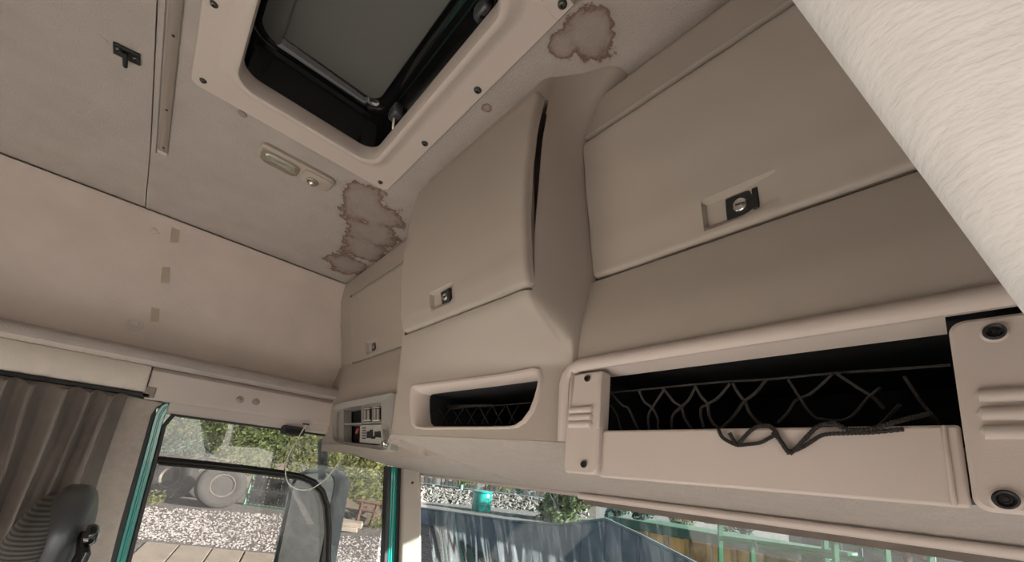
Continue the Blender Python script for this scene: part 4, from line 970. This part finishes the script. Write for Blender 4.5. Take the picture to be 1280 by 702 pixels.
# thin poles
for (u, vt, vb, d_, l) in ((550, 594, 640, 25.6, 'thin leafless pole rising at the near end of the fence'), (606, 602, 640, 25.2, 'thin dark pole beside the teal tank')):
    A, B = at(u, vt, d_), at(u, vb, d_); q = thing('pole', (A.x, A.y, terrain(A.x, A.y)), l, 'pole')
    mb().tube([(B.x, B.y, terrain(B.x, B.y)), A+Vector((0, 0, 0.6))], 0.05, 6).build('shaft', 'bark', q); mb().bnd(A.x-0.2, A.x+0.2, A.y-0.03, A.y+0.03, A.z, A.z+0.06).build('crosspiece', 'bark', q)
for i, (u, v_, d_, l) in enumerate(((572, 606, 34, 'small round tree beyond the board fence near the pole'), (620, 612, 34, 'yellowish tree beyond the fence behind the teal tank'), (650, 620, 36, 'darker tree beyond the far end of the fence'), (700, 632, 18.3, 'broad pale green shrub hanging over the barrier'), (770, 634, 19, 'grey-green shrub beyond the near end of the orange container'), (803, 638, 21, 'dark shrub beyond the middle of the orange container'), (850, 644, 19.5, 'low shrub showing above the green top of the container'), (925, 652, 18.5, 'low shrub at the end of the row toward the shed'))):
    bush('far_tree' if i < 4 else 'far_shrub', (u, v_), d_, (0.95, 0.95, 0.8) if i < 3 else (1.3, 1.3, 1.0) if i == 3 else (0.5, 0.5, 0.45), l, ('leaf_a', 'leaf_b', 'leaf_c', 'leaf_a', 'leaf_c', 'leaf_c', 'leaf_a', 'leaf_c')[i], 1500 if i != 3 else 3000, 0.13 if i < 4 else 0.08, 60+i, 'tree' if i < 4 else 'shrub')
# orange container with a green top
oc = [(768, 652), (1010, 690)]
c0, c1 = at(768, 649, 11.5), at(1030, 687, 9.5)
og = thing('orange_container', Vector((c0.x, c0.y, terrain(c0.x, c0.y))), 'rust streaked orange container with a dull green top rail', 'container')
dd = (c1-c0); dd.z = 0; L = dd.length; dd.normalize(); nn = Vector((-dd.y, dd.x, 0)); zt = (c0.z+c1.z)/2
if nn.y < 0: nn = -nn
for k in range(9):
    A = c0+dd*(L*k/9+0.01); B = c0+dd*(L*(k+1)/9-0.01)
    mb().extr([Vector((A.x, A.y, zt-0.18)), Vector((B.x, B.y, zt-0.18)), Vector((B.x, B.y, terrain(B.x, B.y))), Vector((A.x, A.y, terrain(A.x, A.y)))], nn*(0.10 if k % 2 else 0.14)).build('side_panel', 'orange' if k not in (1, 4, 7) else 'orange_dark', og, bevel=0.02)
    E_ = A-nn*0.05
    mb().box((E_.x, E_.y, (zt-0.18+terrain(A.x, A.y))/2), (0.10, 0.10, zt-0.18-terrain(A.x, A.y))).build('stiffener', 'orange_dark', og, bevel=0.01)
mb().extr([Vector((p.x, p.y, zt+z_)) for p, z_ in ((c0-nn*0.1, -0.2), (c0+dd*L-nn*0.1, -0.2), (c0+dd*L-nn*0.1, 0.02), (c0-nn*0.1, 0.02))], nn*0.3).build('top_rail', 'green_dull', og, bevel=0.02)
mb().extr([Vector((p.x, p.y, zt-0.12)) for p in (c0, c0+dd*L, c0+dd*L+nn*2.2, c0+nn*2.2)], (0, 0, 0.06)).build('roof_sheet', 'green_dull', og)
# green steel frames
def frame3(name, label, segs, dist, r, m):
    t = thing(name, at(*segs[0][0], dist), label, 'steel frame')
    for a, b in segs:
        A = at(*a, dist); B = at(*b, dist)
        if b[1] >= 740: B = Vector((A.x, A.y, terrain(A.x, A.y)))      # a post stands on the ground
        mb().tube([A, B], r, 4).build('post' if b[1] >= 740 else 'beam', m, t)
    return t
frame3('steel_rack', 'bright green welded steel rack with rectangular bays ahead of the windscreen', [((1043, 664), (1043, 674)), ((1043, 664), (1108, 672)), ((1043, 674), (1106, 686)), ((1106, 668), (1103, 780)), ((1160, 676), (1161, 790)), ((1106, 690), (1090, 686)), ((1160, 680), (1262, 697)), ((1160, 690), (1262, 704)), ((1262, 690), (1262, 800)), ((1043, 674), (1043, 770))], 7.5, 0.042, 'green_paint')
frame3('steel_rack', 'dark brown steel rack with a diagonal brace standing beside the green rack', [((1132, 672), (1132, 780)), ((1132, 684), (1158, 700)), ((1108, 690), (1135, 690)), ((1158, 690), (1210, 698)), ((1210, 690), (1210, 790)), ((1132, 672), (1158, 676))], 8.2, 0.045, 'rust')
frame3('steel_rack', 'long green beams on posts running across behind the welded racks', [((880, 650), (1043, 668)), ((900, 672), (1060, 694)), ((940, 680), (1080, 700)), ((880, 646), (1030, 660)), ((900, 650), (900, 760)), ((1030, 660), (1030, 770)), ((1060, 690), (1060, 780)), ((940, 676), (940, 770))], 9.0, 0.05, 'green_paint')
# grey-blue shed behind the racks
s0, s1 = at(985, 668, 14), at(1290, 706, 12)
sd = thing('metal_shed', Vector((s0.x, s0.y, terrain(s0.x, s0.y))), 'pale grey-blue metal shed wall behind the green racks', 'shed')
for k in range(10):
    A, B = lerp(s0, s1, k/10+0.003), lerp(s0, s1, (k+1)/10-0.003)
    mb().extr([A, B, Vector((B.x, B.y, terrain(B.x, B.y))), Vector((A.x, A.y, terrain(A.x, A.y)))], (0.02, 0.1, 0)).build('wall_sheet', 'pale_blue', sd, bevel=0.01)

# ------------------------------------------------------------------ door mirror outside
m0, m1 = onx(354, 650, -2.13), onx(416, 650, -1.88)
mi = thing('door_mirror', (m0+m1)/2, 'pale grey door mirror with tall rounded glass outside the side window', 'mirror')
ax = (m1-m0).normalized(); wid = (m1-m0).length; nm = Vector((-ax.y, ax.x, 0)); 
if nm.y > 0: nm = -nm
zt_ = onx(386, 590, -2.0).z; upv = Vector((0, 0, 1))
def mloop(dx, dz, dn_):
    return [m0 + ax*(p.x) + Vector((0, 0, -m0.z + p.y)) + nm*dn_ for p in rr(dx, wid-dx, zt_-0.62+dz, zt_-dz, max(0.02, wid*0.30-dx), 0, 8)]
mb().loft([mloop(0.03, 0.03, -0.10), mloop(0.004, 0.004, -0.06), mloop(0.0, 0.0, 0.0), mloop(0.004, 0.004, 0.010), mloop(0.016, 0.016, 0.012), mloop(0.020, 0.020, 0.004)], True, True).build('shell', 'mirror_shell', mi)
mb().loft([mloop(0.019, 0.019, 0.004), mloop(0.021, 0.021, 0.0065)], True, True).build('mirror_pane', 'mirror_glass', mi)
mb().loft([mloop(0.013, 0.013, 0.0118), mloop(0.017, 0.017, 0.0135), mloop(0.021, 0.021, 0.0118)]).build('edge_seal', 'rubber', mi)
ma = [onx(404, 598, -1.97), onx(403.5, 560, -1.97), onx(406, 552, -1.96), onx(425, 546, -1.90), onx(460, 545, -1.84)]
mb().tube(smooth_path(ma, 4), 0.022, 10).build('arm', 'mirror_arm', mi)
